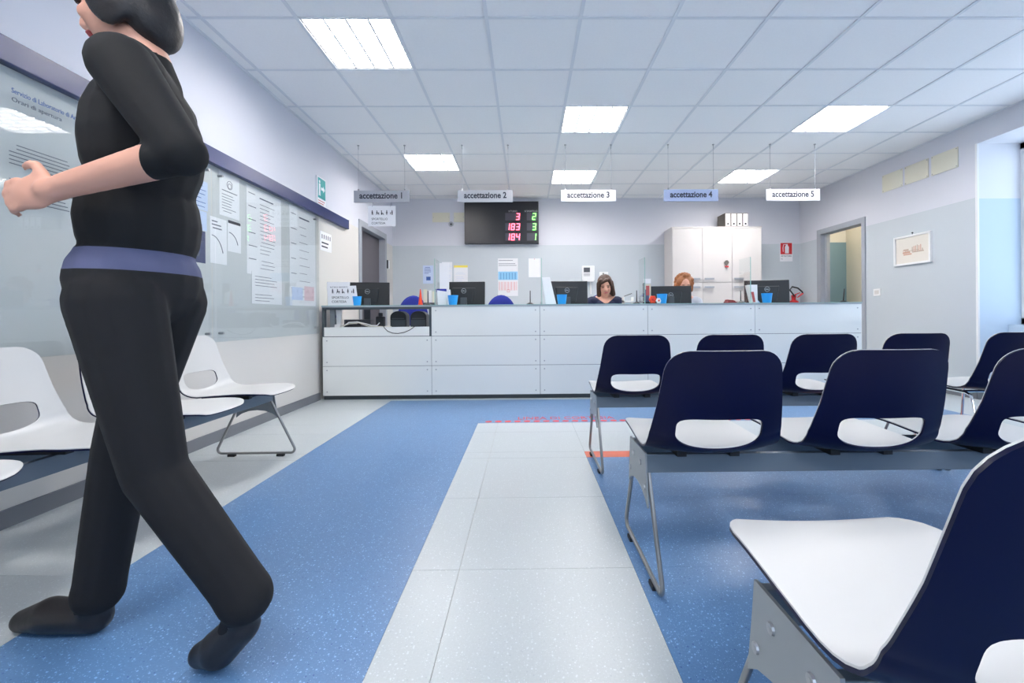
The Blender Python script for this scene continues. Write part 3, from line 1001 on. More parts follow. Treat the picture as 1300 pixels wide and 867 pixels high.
# ---- clutter along the ledge and the desks
single('orange_cone', MB().lathe([(0, 0), (0.030, 0), (0.030, 0.004), (0.024, 0.008), (0.004, 0.172), (0, 0.174)], (0, 0, 0), 16), M['orange'], (0, 0, 0),
       'small bright orange cone standing on the counter above the cable bay', 'cone', smooth=True).location = (-1.125, 4.78, LZ)
t = thing('leaflet_rack', (-1.05, 4.86, LZ), 'cream leaflets in a rack behind the orange cone', 'leaflets')
part('rack', MB().box(-1.115, -0.985, 4.84, 4.90, LZ, LZ + 0.03), M['graphite'], t)
for k in range(3):
    part('leaflet', MB().box(-1.11 + 0.045 * k, -1.07 + 0.045 * k, 4.852 + 0.012 * k, 4.856 + 0.012 * k, LZ + 0.006, 1.15 - 0.01 * k), M['cream' if k != 1 else 'paper'], t)

def pen_stand(x, y, h, lab, lean=0.0):
    t = thing('pen_stand', (x, y, LZ), lab, 'pen stand', 'black pens in weighted stands on the counter')
    part('base', MB().lathe([(0, 0), (0.042, 0), (0.042, 0.006), (0.016, 0.022), (0, 0.024)], (x, y, LZ), 18), M['black'], t, True)
    part('pen', MB().cone((x, y, LZ + 0.018), (x + lean, y, LZ + h), 0.006, 0.0045, 8), M['black'], t)
    part('chain', MB().tube([(x + 0.02, y - 0.02, LZ + 0.012), (x + 0.045, y - 0.03, LZ + 0.004), (x + 0.06, y, LZ + 0.004), (x + 0.05, y + 0.02, LZ + 0.004)], 0.002, 6), M['steel'], t)
pen_stand(-1.045, 4.78, 0.155, 'black pen upright in a weighted base beside the orange cone')
pen_stand(0.045, 4.80, 0.150, 'black pen upright in a weighted base beside the slanted white stand')
pen_stand(1.185, 4.78, 0.145, 'black pen upright in a weighted base beside the stack of trays')
pen_stand(2.305, 4.78, 0.135, 'black pen upright in a weighted base beside the red telephone')
pen_stand(3.430, 4.80, 0.150, 'black pen upright in a weighted base in front of the grey doorway', 0.012)

def slant_stand(name, x0, x1, w, z1, y, m, lab, cat):
    """A-shaped stand seen from its end: two leaning boards"""
    t = thing(name, ((x0 + x1) / 2, y, LZ), lab, cat)
    part('board', MB().prism([(x1 - w, LZ), (x1, LZ), (x0 + 0.085, z1), (x0, z1)], (0, y, 0), UX, UZ, (0, 0.10, 0)), m, t, bevel=0.002)
    part('prop', MB().prism([(x0 + 0.055, LZ), (x0 + 0.062, LZ), (x0 + 0.05, z1 - 0.06), (x0 + 0.043, z1 - 0.06)], (0, y + 0.03, 0), UX, UZ, (0, 0.04, 0)), M['graphite'], t)
    return t
slant_stand('slanted_stand', 0.172, 0.325, 0.112, 1.268, 4.79, M['paper'], 'tall slanted white stand leaning beside the middle glass divider', 'stand')
t = slant_stand('leaflet_stand', 2.385, 2.475, 0.045, 1.172, 4.75, M['paper'], 'slanted leaflet stand with a pink cover beside the fifth blue cup', 'leaflets')
part('leaflet', MB().prism([(2.40, LZ + 0.12), (2.43, LZ + 0.12), (2.45, LZ + 0.01), (2.425, LZ + 0.01)], (0, 4.7485, 0), UX, UZ, (0, 0.001, 0)), M['lips'], t)
part('leaflet', MB().prism([(2.49, LZ), (2.53, LZ), (2.475, LZ + 0.06), (2.46, LZ + 0.05)], (0, 4.80, 0), UX, UZ, (0, 0.02, 0)), M['paper_blue'], t)

t = thing('leaflet_holder', (-0.90, 4.76, LZ), 'white leaflet holder beside the second blue cup', 'leaflets')
part('holder', MB().prism([(-0.935, LZ), (-0.86, LZ), (-0.845, 1.12), (-0.945, 1.135)], (0, 4.76, 0), UX, UZ, (0, 0.05, 0)), M['paper'], t)
part('leaflet', MB().box(-0.95, -0.85, 4.768, 4.80, 1.118, 1.15), M['royal'], t)
part('sheet', MB().prism([(-0.86, LZ), (-0.80, LZ), (-0.815, 1.145), (-0.87, 1.145)], (0, 4.83, 0), UX, UZ, (0, 0.002, 0)), M['paper'], t)
t = thing('standing_sheet', (-0.90, 4.90, LZ), 'tall narrow white display sheet standing behind the leaflet holder', 'sheet')
part('sheet', MB().box(-0.945, -0.84, 4.90, 4.906, LZ, 1.44), M['paper'], t)
part('foot', MB().box(-0.93, -0.85, 4.88, 4.93, LZ, LZ + 0.012), M['white'], t)

t = thing('brochure_holder', (1.29, 4.76, LZ), 'narrow brochure holder with colourful covers against the glass divider', 'leaflets')
part('holder', MB().box(1.262, 1.345, 4.77, 4.83, LZ, LZ + 0.02).box(1.262, 1.268, 4.77, 4.83, LZ, 1.20), M['black'], t)
part('brochure', MB().box(1.27, 1.34, 4.785, 4.80, LZ + 0.02, 1.19), M['cream'], t)
part('brochure', MB().box(1.272, 1.318, 4.778, 4.784, LZ + 0.02, 1.13), M['lilac'], t)
part('brochure', MB().box(1.285, 1.322, 4.7765, 4.7778, LZ + 0.09, 1.17), M['lips'], t)
part('label_card', MB().box(1.262, 1.338, 4.776, 4.779, 1.195, 1.245), M['paper'], t)

def paper_flower(x, y, r, m, mc, lab):
    t = thing('paper_flower', (x, y, LZ), lab, 'flower')
    part('stem', MB().cone((x, y + 0.012, LZ), (x, y + 0.012, LZ + r), 0.004, 0.004, 8), M['graphite'], t)
    for k in range(6):
        a = k * math.pi / 3
        part('petal', MB().ell((x + 0.55 * r * math.cos(a), y, LZ + r + 0.55 * r * math.sin(a)), 0.45 * r, 0.010, 0.45 * r, None, 10, 6), m, t, True)
    part('flower_centre', MB().ell((x, y - 0.008, LZ + r), 0.32 * r, 0.009, 0.32 * r, None, 10, 6), mc, t, True)
paper_flower(1.335, 4.70, 0.043, M['orange'], M['fire_red'], 'red paper flower on the counter beside the brochure holder')
paper_flower(1.395, 4.69, 0.031, M['paper'], M['orange'], 'white paper flower on the counter in front of a blue cup')

t = thing('tray_stack', (1.13, 5.05, 0.745), 'stack of white document trays beside the dark-haired woman', 'trays')
for k in range(5):
    part('tray', MB().box(1.09, 1.20, 4.97, 5.08, 0.745 + 0.065 * k, 0.745 + 0.065 * k + 0.012).box(1.09, 1.096, 4.97, 5.08, 0.745 + 0.065 * k, 0.80 + 0.065 * k).box(1.194, 1.20, 4.97, 5.08, 0.745 + 0.065 * k, 0.80 + 0.065 * k), M['cream' if k % 2 else 'white'], t)
part('pen', MB().cone((1.10, 5.0, 1.068), (1.19, 5.02, 1.10), 0.004, 0.004, 6), M['black'], t)
t = thing('desk_telephone', (2.245, 4.88, LZ), 'dark red telephone handset lying on the counter', 'telephone')
part('body', MB().prism([(-0.06, 0), (0.06, 0), (0.055, 0.018), (-0.05, 0.028)], (2.245, 4.83, LZ), UX, UZ, (0, 0.11, 0)), mat('dark_red_plastic', (128, 40, 44), 0.4), t, bevel=0.004)
part('handset', MB().tube([(2.19, 4.90, LZ + 0.034), (2.215, 4.90, LZ + 0.038), (2.275, 4.90, LZ + 0.032), (2.30, 4.90, LZ + 0.024)], 0.008, 8), mat('dark_red_plastic', (128, 40, 44), 0.4), t, True)

# cable bay: label printers, adapters and cords on the desk behind the lip
def label_printer(x, y, lab):
    t = thing('label_printer', (x, y, 0.745), lab, 'printer', 'label printers in the cable bay')
    m = MB().prism([(-0.085, 0.0)] + [(-0.085, 0.11)] + [(0.085 * math.cos(a), 0.11 + 0.062 * math.sin(a)) for a in [math.pi * (1 - k / 10) for k in range(1, 10)]] + [(0.085, 0.11), (0.085, 0.0)],
                   (x, y, 0.745), UX, UZ, (0, 0.16, 0))
    part('body', m, M['black'], t, bevel=0.006)
    part('paper_slot', MB().box(x - 0.065, x + 0.065, y - 0.004, y - 0.0002, 0.83, 0.842), M['graphite'], t)
    part('front_panel', MB().box(x - 0.078, x + 0.078, y - 0.006, y - 0.0002, 0.757, 0.822), M['counter_dark'], t, bevel=0.002)
label_printer(-1.37, 4.80, 'black round-topped label printer standing between the adapters and its twin')
label_printer(-1.155, 4.80, 'black round-topped label printer standing next to the bay post')
t = thing('power_adapter', (-1.56, 4.79, 0.745), 'black power adapter block lying in the cable bay', 'adapter')
part('body', MB().box(-1.60, -1.515, 4.77, 4.84, 0.745, 0.86), M['black'], t, bevel=0.01)
part('plug', MB().box(-1.575, -1.535, 4.785, 4.82, 0.86, 0.90), M['black'], t, bevel=0.006)
t = thing('desktop_dock', (-1.80, 4.92, 0.745), 'dark computer box lying flat under the first monitor', 'computer')
part('body', MB().box(-1.94, -1.66, 4.785, 4.90, 0.745, 0.83), M['graphite'], t, bevel=0.004)
part('port_panel', MB().box(-1.92, -1.76, 4.781, 4.7848, 0.757, 0.818), M['black'], t)
part('slot', MB().box(-1.90, -1.80, 4.778, 4.7808, 0.78, 0.80), M['plate'], t)
t = thing('white_device', (-1.985, 4.76, 0.745), 'white handheld device standing in a cradle in the cable bay', 'device')
part('cradle', MB().box(-2.02, -1.955, 4.73, 4.80, 0.745, 0.78), M['white'], t, bevel=0.006)
part('handle', MB().prism([(-0.02, 0.02), (0.02, 0.02), (0.028, 0.12), (0.035, 0.19), (-0.03, 0.19), (-0.024, 0.12)], (-1.985, 4.75, 0.745), UX, UZ, (0, 0.03, 0)), M['white'], t, bevel=0.006)
part('trigger', MB().box(-2.03, -2.0, 4.758, 4.772, 0.85, 0.88), M['lilac'], t)
single('white_cable', MB().tube([(-1.94, 4.74, 0.752), (-1.87, 4.74, 0.80), (-1.78, 4.735, 0.805), (-1.70, 4.735, 0.785), (-1.63, 4.74, 0.765), (-1.575, 4.745, 0.765), (-1.55, 4.745, 0.795)], 0.006, 8), M['white'],
       (-1.75, 4.74, 0.745), 'white cable looping across the cable bay of the counter', 'cable', smooth=True)
single('beige_cable', MB().tube([(-1.96, 4.72, 0.752), (-1.86, 4.725, 0.785), (-1.76, 4.72, 0.795), (-1.66, 4.72, 0.758), (-1.50, 4.725, 0.753), (-1.42, 4.73, 0.753)], 0.004, 8), M['cream'],
       (-1.75, 4.72, 0.745), 'thin beige cable trailing across the cable bay', 'cable', smooth=True)
single('black_cord', MB().tube([(-1.50, 4.70, 0.757), (-1.475, 4.645, 0.758), (-1.462, 4.632, 0.740), (-1.43, 4.632, 0.708), (-1.38, 4.632, 0.688), (-1.326, 4.632, 0.683), (-1.26, 4.632, 0.694), (-1.20, 4.632, 0.72), (-1.165, 4.634, 0.745), (-1.15, 4.65, 0.759), (-1.13, 4.70, 0.757)], 0.0035, 8), M['black'],
       (-1.33, 4.64, 0.68), 'thin black cord drooping over the white lip of the cable bay', 'cord', smooth=True)

# ---- office chairs behind the counter
def make_office_chair():
    t = thing('office_chair', (0, 0, 0), 'x', 'chair', 'blue office chairs behind the counter')
    m = MB().ell((0, 0, 0), 0.20, 0.035, 0.27, None, 24, 14)
    for i, p in enumerate(m.v):
        m.v[i] = Vector((p.x, p.y + 0.2 - 0.5 * p.x * p.x, p.z + 0.86))
    part('backrest', m, M['royal'], t, True)
    part('seat', MB().ell((0, -0.03, 0.47), 0.23, 0.23, 0.045, None, 20, 8), M['royal'], t, True)
    part('back_bar', MB().tube([(0, 0.05, 0.44), (0, 0.19, 0.45), (0, 0.235, 0.52), (0, 0.235, 0.85)], 0.014, 8), M['black'], t, True)
    part('gas_lift', MB().cone((0, 0, 0.09), (0, 0, 0.43), 0.028, 0.022, 12), M['black'], t, True)
    for k in range(5):
        a = k * 2 * math.pi / 5 + 0.3
        q = Vector((math.cos(a), math.sin(a), 0))
        l = part('base_leg', MB().cone((0, 0, 0.11), q * 0.28 + Vector((0, 0, 0.07)), 0.02, 0.014, 8), M['black'], t, True)
        w = q.cross(UZ)
        part('castor', MB().cone(q * 0.28 + w * 0.018 + UZ * 0.028, q * 0.28 - w * 0.018 + UZ * 0.028, 0.028, 0.028, 12), M['black'], l, True)
    return t
och = make_office_chair()
for n, (x, y, a, s, lab) in enumerate(((-1.48, 5.62, 175, 1.0, 'empty royal blue office chair seen through the open cable bay'),
                                       (-0.325, 5.62, 180, 1.02, 'empty royal blue office chair below the wall calendar'),
                                       (0.955, 5.55, 0, 1.0, 'blue office chair under the dark-haired woman'),
                                       (1.985, 5.75, 0, 1.0, 'blue office chair under the red-haired woman'))):
    o = och if n == 0 else copy_tree(och)
    o.location = (x, y, 0)
    o.rotation_euler = (0, 0, math.radians(a) if n > 1 else math.radians(a - 180))
    o['label'] = lab

# ================================================================== BACK WALL
YW = YB
t = thing('queue_display', (-0.385, YW - 0.06, 2.015), 'black wall display showing red ticket numbers and green desk numbers', 'display')
DX0, DX1, DZ0, DZ1, DYF = -0.978, 0.210, 2.015, 2.692, YW - 0.08
part('case', MB().box(DX0, DX1, DYF, YW, DZ0, DZ1), M['led_case'], t, bevel=0.004)
SEG = {'1': 'bc', '2': 'abged', '3': 'abgcd', '4': 'fgbc', '8': 'abcdefg'}
def digit(ch, x, z, w, h, m):
    mb, th, sl = MB(), h * 0.11, 0.10
    def bar(x0, z0, x1, z1):
        mb.prism([(x0 + sl * z0, z0), (x1 + sl * z0, z0), (x1 + sl * z1, z1), (x0 + sl * z1, z1)], (x, DYF - 0.0032, z), UX, UZ, (0, -0.002, 0))
    g = th * 0.55
    for s_ in SEG[ch]:
        if s_ == 'a': bar(g, h - th, w - g, h)
        if s_ == 'g': bar(g, h / 2 - th / 2, w - g, h / 2 + th / 2)
        if s_ == 'd': bar(g, 0, w - g, th)
        if s_ == 'b': bar(w - th, h / 2 + g / 2, w, h - g / 2)
        if s_ == 'c': bar(w - th, g / 2, w, h / 2 - g / 2)
        if s_ == 'f': bar(0, h / 2 + g / 2, th, h - g / 2)
        if s_ == 'e': bar(0, g / 2, th, h / 2 - g / 2)
    part('digit', mb, m, t)
def led_px(x, y):           # layout of the display face, in fractions of its case
    return DX0 + (DX1 - DX0) * x, DZ1 - (DZ1 - DZ0) * y
for r, (num, desk) in enumerate((('3', '2'), ('183', '3'), ('184', '1'))):
    y0 = 0.275 + 0.24 * r
    for (xa, xb, s_, m) in ((0.55, 0.757, num, 'led_red'), (0.84, 0.977, desk, 'led_green')):
        a, zt = led_px(xa, y0)
        b, zb = led_px(xb, y0 + 0.175)
        part('number_window', MB().box(a, b, DYF - 0.003, DYF - 0.0003, zb, zt), M['led_off'], t)
        w = 0.058
        for k, ch in enumerate(reversed(s_)):
            digit(ch, b - 0.078 - k * 0.080, zb + 0.006, w, zt - zb - 0.012, M[m])
a, z = led_px(0.595, 0.255)
text_mesh('lettering', 'N°TURNO', 0.042, M['silver'], (a, DYF - 0.0008, z), UX, UZ, t, width=0.135)
a, z = led_px(0.81, 0.255)
text_mesh('lettering', 'N°SPORTELLO', 0.042, M['silver'], (a, DYF - 0.0008, z), UX, UZ, t, width=0.205)

def lines(mb, o, u, v, w, h, n, th, rnd, n0=0):
    """printed lines of uneven length on a sheet; o is the lower left corner"""
    o, u, v = Vector(o), Vector(u), Vector(v)
    nrm = u.cross(v) * 0.0004
    for k in range(n):
        z = h * (1 - (k + 0.6) / n)
        x0 = 0.0 if rnd.random() < 0.8 else w * 0.08
        x1 = w * rnd.uniform(0.55, 1.0)
        if rnd.random() < 0.12:
            continue
        mb.prism([(x0, z), (x1, z), (x1, z + th), (x0, z + th)], o, u, v, nrm)

def wall_sheet(name, x0, x1, z0, z1, lab, cat, m='paper', group=None):
    t = thing(name, ((x0 + x1) / 2, YW - 0.003, z0), lab, cat, group)
    part('sheet', MB().box(x0, x1, YW - 0.003, YW, z0, z1), M[m], t)
    return t
rnd = random.Random(3)
t = wall_sheet('wall_calendar', -0.453, -0.128, 1.18, 1.789, 'large paper calendar with blue and red date blocks on the back wall', 'calendar')
mb = MB(); lines(mb, (-0.44, YW - 0.0034, 1.66), UX, UZ, 0.29, 0.11, 4, 0.007, rnd)
part('heading', mb, M['ink'], t)
part('blue_month', MB().box(-0.448, -0.133, YW - 0.0042, YW - 0.0032, 1.44, 1.575), mat('calendar_blue', (150, 204, 238), 0.7), t)
mb = MB()
for k in range(6):
    mb.box(-0.42 + 0.047 * k, -0.395 + 0.047 * k, YW - 0.0048, YW - 0.0043, 1.45, 1.555)
part('dates', mb, mat('calendar_dates', (110, 168, 212), 0.7), t)
mb = MB()
for k in range(6):
    mb.box(-0.435 + 0.05 * k, -0.425 + 0.05 * k, YW - 0.0042, YW - 0.0032, 1.27, 1.41)
    mb.box(-0.405 + 0.05 * k, -0.397 + 0.05 * k, YW - 0.0042, YW - 0.0032, 1.27, 1.41)
part('dates', mb, mat('calendar_red', (226, 160, 165), 0.7), t)
part('date_marker', MB().tube([(-0.285 + 0.02 * a, YW - 0.005, 1.262 + 0.018 * b) for a, b in ((-1, -1), (1, -1), (1, 1), (-1, 1))], 0.004, 6, True), M['ink_red'], t)
t = wall_sheet('wall_notice', 0.045, 0.232, 1.48, 1.786, 'plain white sheet pinned beside the calendar', 'notice')
part('pin', MB().ell((0.14, YW - 0.005, 1.775), 0.006, 0.004, 0.006, None, 8, 6), M['ink_red'], t)
t = wall_sheet('wall_notice', -1.662, -1.497, 1.387, 1.681, 'pale blue printed sheet on the back wall beside the white notices', 'notice', 'paper_blue')
mb = MB(); lines(mb, (-1.64, YW - 0.0034, 1.54), UX, UZ, 0.12, 0.12, 5, 0.008, rnd); mb.box(-1.61, -1.54, YW - 0.0036, YW - 0.0031, 1.44, 1.50)
part('print', mb, M['ink_blue'], t)
t = wall_sheet('wall_notice', -1.357, -1.193, 1.385, 1.735, 'white printed sheet on the back wall beside the yellow-topped notice', 'notice')
mb = MB(); lines(mb, (-1.34, YW - 0.0034, 1.41), UX, UZ, 0.13, 0.29, 12, 0.005, rnd)
part('print', mb, M['paper_blue'], t)
t = wall_sheet('wall_notice', -1.165, -0.94, 1.384, 1.680, 'white notice with a yellow heading strip on the back wall', 'notice')
part('heading_strip', MB().box(-1.165, -0.94, YW - 0.0042, YW - 0.0031, 1.645, 1.68), mat('yellow_print', (232, 214, 90), 0.7), t)
mb = MB(); lines(mb, (-1.14, YW - 0.0034, 1.41), UX, UZ, 0.18, 0.21, 9, 0.004, rnd)
part('print', mb, M['paper_blue'], t)
for (x0, x1, lab) in ((-1.504, -1.225, 'blank cream vent cover on the back wall, the one farther from the display'), (-1.16, -0.99, 'blank cream vent cover on the back wall, the one touching the display')):
    t = thing('vent_cover', ((x0 + x1) / 2, YW, 2.379), lab, 'vent cover', 'cream vent covers')
    part('plate', MB().box(x0, x1, YW - 0.008, YW, 2.379, 2.533), M['cream'], t, bevel=0.002)
    for sx in (x0 + 0.015, x1 - 0.015):
        part('screw', MB().cone((sx, YW - 0.008, 2.456), (sx, YW - 0.011, 2.456), 0.006, 0.005, 8), M['steel'], t)
t = thing('wall_sensor', (-1.205, YW, 2.345), 'small round grey sensor on the back wall below the vent cover', 'sensor')
part('ring', MB().tube([(-1.205 + 0.034 * math.cos(a * math.pi / 9), YW - 0.008, 2.345 + 0.034 * math.sin(a * math.pi / 9)) for a in range(18)], 0.008, 8, True), M['sign_grey'], t, True)
part('button', MB().cone((-1.205, YW, 2.345), (-1.205, YW - 0.014, 2.345), 0.022, 0.018, 14), M['graphite'], t, True)

t = thing('time_clock', (1.0, YW, 1.397), 'white wall terminal with a small grey screen beside the dark-haired woman', 'terminal')
part('body', MB().prism([(0.905, 1.43), (0.93, 1.40), (1.09, 1.40), (1.105, 1.43), (1.105, 1.655), (0.905, 1.655)], (0, YW - 0.07, 0), UX, UZ, (0, 0.07, 0)), M['white'], t, bevel=0.008)
part('screen', MB().box(0.93, 1.03, YW - 0.074, YW - 0.0702, 1.55, 1.625), M['graphite'], t)
mb = MB()
for k in range(3):
    mb.box(0.93, 1.03, YW - 0.0725, YW - 0.0702, 1.49 + 0.018 * k, 1.50 + 0.018 * k)
part('keypad', mb, M['cab_line'], t)
part('cable', MB().tube([(1.04, YW - 0.02, 1.40), (1.045, YW - 0.012, 1.33), (1.05, YW - 0.01, 1.2)], 0.012, 8), M['white'], t, True)
t = thing('wall_hook', (1.26, YW, 1.47), 'tiny white wall plate with a dark hook above the dark-haired woman', 'hook')
part('plate', MB().box(1.19, 1.335, YW - 0.006, YW, 1.475, 1.56), M['white'], t, bevel=0.002)
part('hook', MB().cone((1.255, YW - 0.006, 1.535), (1.255, YW - 0.025, 1.515), 0.012, 0.006, 8), M['black'], t)

# cabinet with six doors
CX0, CX1, CYF, CZ = 2.248, 3.623, 6.85, 2.205
t = thing('storage_cabinet', ((CX0 + CX1) / 2, CYF, 0), 'tall white office cabinet with grey bar handles against the back wall', 'cabinet')
part('body', MB().box(CX0, CX1, CYF + 0.002, YW - 0.012, 0.0, CZ - 0.025), M['cab'], t)
part('top_board', MB().box(CX0 - 0.004, CX1 + 0.004, CYF - 0.022, YW - 0.012, CZ - 0.025, CZ), M['cab'], t)
dxs = [CX0, 2.710, 3.166, CX1]
for k in range(3):
    for (z0, z1, hz) in ((1.352, CZ - 0.03, 1.405), (0.05, 1.346, 1.277)):
        dr = part('door', MB().box(dxs[k] + 0.003, dxs[k + 1] - 0.003, CYF - 0.018, CYF, z0, z1), M['cab'], t, bevel=0.002)
        hx = dxs[k + 1] - 0.19 if k == 0 else dxs[k] + 0.025
        part('handle', MB().box(hx, hx + 0.145, CYF - 0.045, CYF - 0.030, hz - 0.012, hz + 0.012).box(hx + 0.01, hx + 0.025, CYF - 0.032, CYF - 0.018, hz - 0.006, hz + 0.006)
             .box(hx + 0.12, hx + 0.135, CYF - 0.032, CYF - 0.018, hz - 0.006, hz + 0.006), M['steel'], dr)
for k in range(4):
    x = 3.071 + 0.0905 * k
    t = thing('ring_binder', (x + 0.043, 6.95, CZ), ['grey ring binder on the cabinet, at the end facing the room\'s notice wall', 'grey ring binder on the cabinet, second from the notice wall end',
              'grey ring binder on the cabinet, third from the notice wall end', 'grey ring binder on the cabinet, at the end nearest the doorway'][k], 'binder', 'ring binders on the cabinet')
    part('cover', MB().box(x, x + 0.086, 6.85, 7.13, CZ, CZ + 0.213), M['binder'], t, bevel=0.002)
    sp = part('spine_label', MB().box(x + 0.009, x + 0.078, 6.8475, 6.8498, CZ + 0.015, CZ + 0.20), M['paper'], t)
    part('finger_hole', MB().tube([(x + 0.043 + 0.012 * math.cos(a * math.pi / 6), 6.846, CZ + 0.045 + 0.012 * math.sin(a * math.pi / 6)) for a in range(12)], 0.004, 6, True).cone((x + 0.043, 6.8472, CZ + 0.045), (x + 0.043, 6.8465, CZ + 0.045), 0.01, 0.01, 10), M['black'], t)
t = thing('flower_ornament', (3.075, 6.83, 1.57), 'small dried flower ornament with a red bow on the cabinet door', 'ornament')
for k in range(6):
    a = -0.6 + 0.24 * k
    part('sprig', MB().cone((3.075, 6.815, 1.60), (3.075 + 0.05 * math.sin(a), 6.812, 1.665 + 0.02 * math.cos(3 * a)), 0.004, 0.012, 6), M['binder'], t)
part('bow', MB().ell((3.06, 6.812, 1.588), 0.018, 0.007, 0.013, None, 10, 6).ell((3.09, 6.812, 1.588), 0.018, 0.007, 0.013, None, 10, 6), M['ink_red'], t, True)

# fire extinguisher and its sign
t = thing('extinguisher_sign', (4.246, YW, 1.715), 'red and white fire extinguisher sign on the back wall', 'sign')
part('board', MB().box(4.144, 4.349, YW - 0.004, YW, 1.715, 2.021), M['paper'], t)
part('red_square', MB().box(4.152, 4.341, YW - 0.006, YW - 0.0042, 1.83, 2.015), M['fire_red'], t)
part('pictogram', MB().prism([(4.225, 1.845), (4.285, 1.845), (4.288, 1.95), (4.27, 1.975), (4.27, 1.995), (4.24, 1.995), (4.24, 1.975), (4.222, 1.95)], (0, YW - 0.0062, 0), UX, UZ, (0, -0.001, 0))
     .tube([(4.24, YW - 0.0075, 1.99), (4.20, YW - 0.0075, 1.985), (4.19, YW - 0.0075, 1.93), (4.195, YW - 0.0075, 1.87)], 0.005, 6), M['paper'], t)
text_mesh('lettering', 'ESTINTORE', 0.034, M['black_ink'], (4.160, YW - 0.0048, 1.79), UX, UZ, t, width=0.17)
text_mesh('lettering', 'N.', 0.03, M['ink'], (4.160, YW - 0.0048, 1.745), UX, UZ, t)
t = thing('fire_extinguisher', (4.30, 7.14, 0.62), 'red fire extinguisher with a black hose mounted on the back wall', 'extinguisher')
part('cylinder', MB().lathe([(0, 0), (0.075, 0), (0.08, 0.015), (0.08, 0.40), (0.065, 0.44), (0.03, 0.46), (0.03, 0.50), (0, 0.50)], (4.30, 7.14, 0.62), 20), M['fire_red'], t, True)
part('valve', MB().box(4.275, 4.325, 7.115, 7.165, 1.12, 1.16).obox((4.34, 7.14, 1.175), (0.055, 0, 0.022), (0, 0.012, 0), (-0.002, 0, 0.006)), M['fire_red'], t)
part('hose', MB().tube([(4.29, 7.10, 1.14), (4.20, 7.08, 1.24), (4.24, 7.08, 1.29), (4.33, 7.08, 1.27), (4.40, 7.08, 1.21), (4.415, 7.09, 1.18)], 0.012, 8), M['black'], t, True)
part('nozzle', MB().cone((4.415, 7.09, 1.185), (4.33, 7.09, 1.12), 0.016, 0.010, 10), M['ink_red'], t, True)
part('wall_bracket', MB().box(4.26, 4.34, 7.215, YW, 0.85, 0.95), M['black'], t)

# ================================================================== RIGHT WALL
def wall_r(name, y0, y1, z0, z1, th, m, lab, cat, group=None):
    t = thing(name, (XR, (y0 + y1) / 2, z0), lab, cat, group)
    return t
for k, (y0, y1) in enumerate(((5.245, 5.545), (4.905, 5.215), (4.565, 4.870))):
    t = thing('vent_cover', (XR, (y0 + y1) / 2, 2.355), ['blank cream vent cover high on the wall, the one closest to the grey doorway', 'blank cream vent cover high on the wall, between two others above the picture',
              'blank cream vent cover high on the wall, the one closest to the window niche'][k], 'vent cover', 'cream vent covers')
    part('plate', MB().box(XR - 0.008, XR, y0, y1, 2.362, 2.572), M['cream'], t, bevel=0.002)
    for (a, b) in ((y0 + 0.015, 2.377), (y1 - 0.015, 2.377), (y0 + 0.015, 2.557), (y1 - 0.015, 2.557)):
        part('screw', MB().cone((XR - 0.008, a, b), (XR - 0.011, a, b), 0.006, 0.005, 8), M['steel'], t)
t = thing('framed_picture', (XR, 5.113, 1.42), 'small sepia town sketch in a white frame on the wall', 'picture')
PY0, PY1, PZ0, PZ1 = 4.868, 5.360, 1.420, 1.763
part('frame', MB().box(XR - 0.025, XR, PY0, PY0 + 0.022, PZ0, PZ1).box(XR - 0.025, XR, PY1 - 0.022, PY1, PZ0, PZ1)
     .box(XR - 0.025, XR, PY0 + 0.022, PY1 - 0.022, PZ0, PZ0 + 0.022).box(XR - 0.025, XR, PY0 + 0.022, PY1 - 0.022, PZ1 - 0.022, PZ1), M['white'], t, bevel=0.002)
part('mount', MB().box(XR - 0.012, XR - 0.008, PY0 + 0.02, PY1 - 0.02, PZ0 + 0.02, PZ1 - 0.02), mat('mount_cream', (226, 220, 210), 0.7), t)
mb, mb2 = MB(), MB()
r2 = random.Random(5)
def pq(m, a, b, c, d):      # rectangle on the print: a..c along the wall from the far end, b..d up
    m.box(XR - 0.0135, XR - 0.0125, PY1 - c, PY1 - a, PZ0 + b, PZ0 + d)
pq(mb, 0.12, 0.135, 0.22, 0.155); pq(mb, 0.13, 0.115, 0.24, 0.13); pq(mb, 0.12, 0.165, 0.20, 0.172)
for k in range(7):
    a = 0.245 + 0.022 * k
    pq(mb if k % 3 else mb2, a, 0.145, a + 0.010, 0.17 + 0.05 * r2.random())
pq(mb2, 0.13, 0.175, 0.20, 0.185); pq(mb2, 0.25, 0.135, 0.40, 0.146); pq(mb2, 0.15, 0.158, 0.34, 0.164)
part('sketch', mb, mat('sepia_red', (204, 160, 140), 0.7), t)
part('sketch', mb2, mat('sepia_brown', (184, 164, 146), 0.7), t)
part('hook', MB().cone((XR, 5.115, 1.785), (XR - 0.015, 5.115, 1.785), 0.006, 0.006, 8).cone((XR - 0.008, 5.115, 1.76), (XR - 0.008, 5.115, 1.79), 0.003, 0.003, 6), M['graphite'], t)
t = thing('wall_socket', (XR, 5.64, 1.08), 'white wall socket plate beside the grey doorway', 'socket')
part('plate', MB().box(XR - 0.009, XR, 5.585, 5.70, 1.08, 1.17), M['white'], t, bevel=0.003)
part('insert', MB().box(XR - 0.012, XR - 0.0092, 5.61, 5.675, 1.10, 1.15), M['cab'], t)
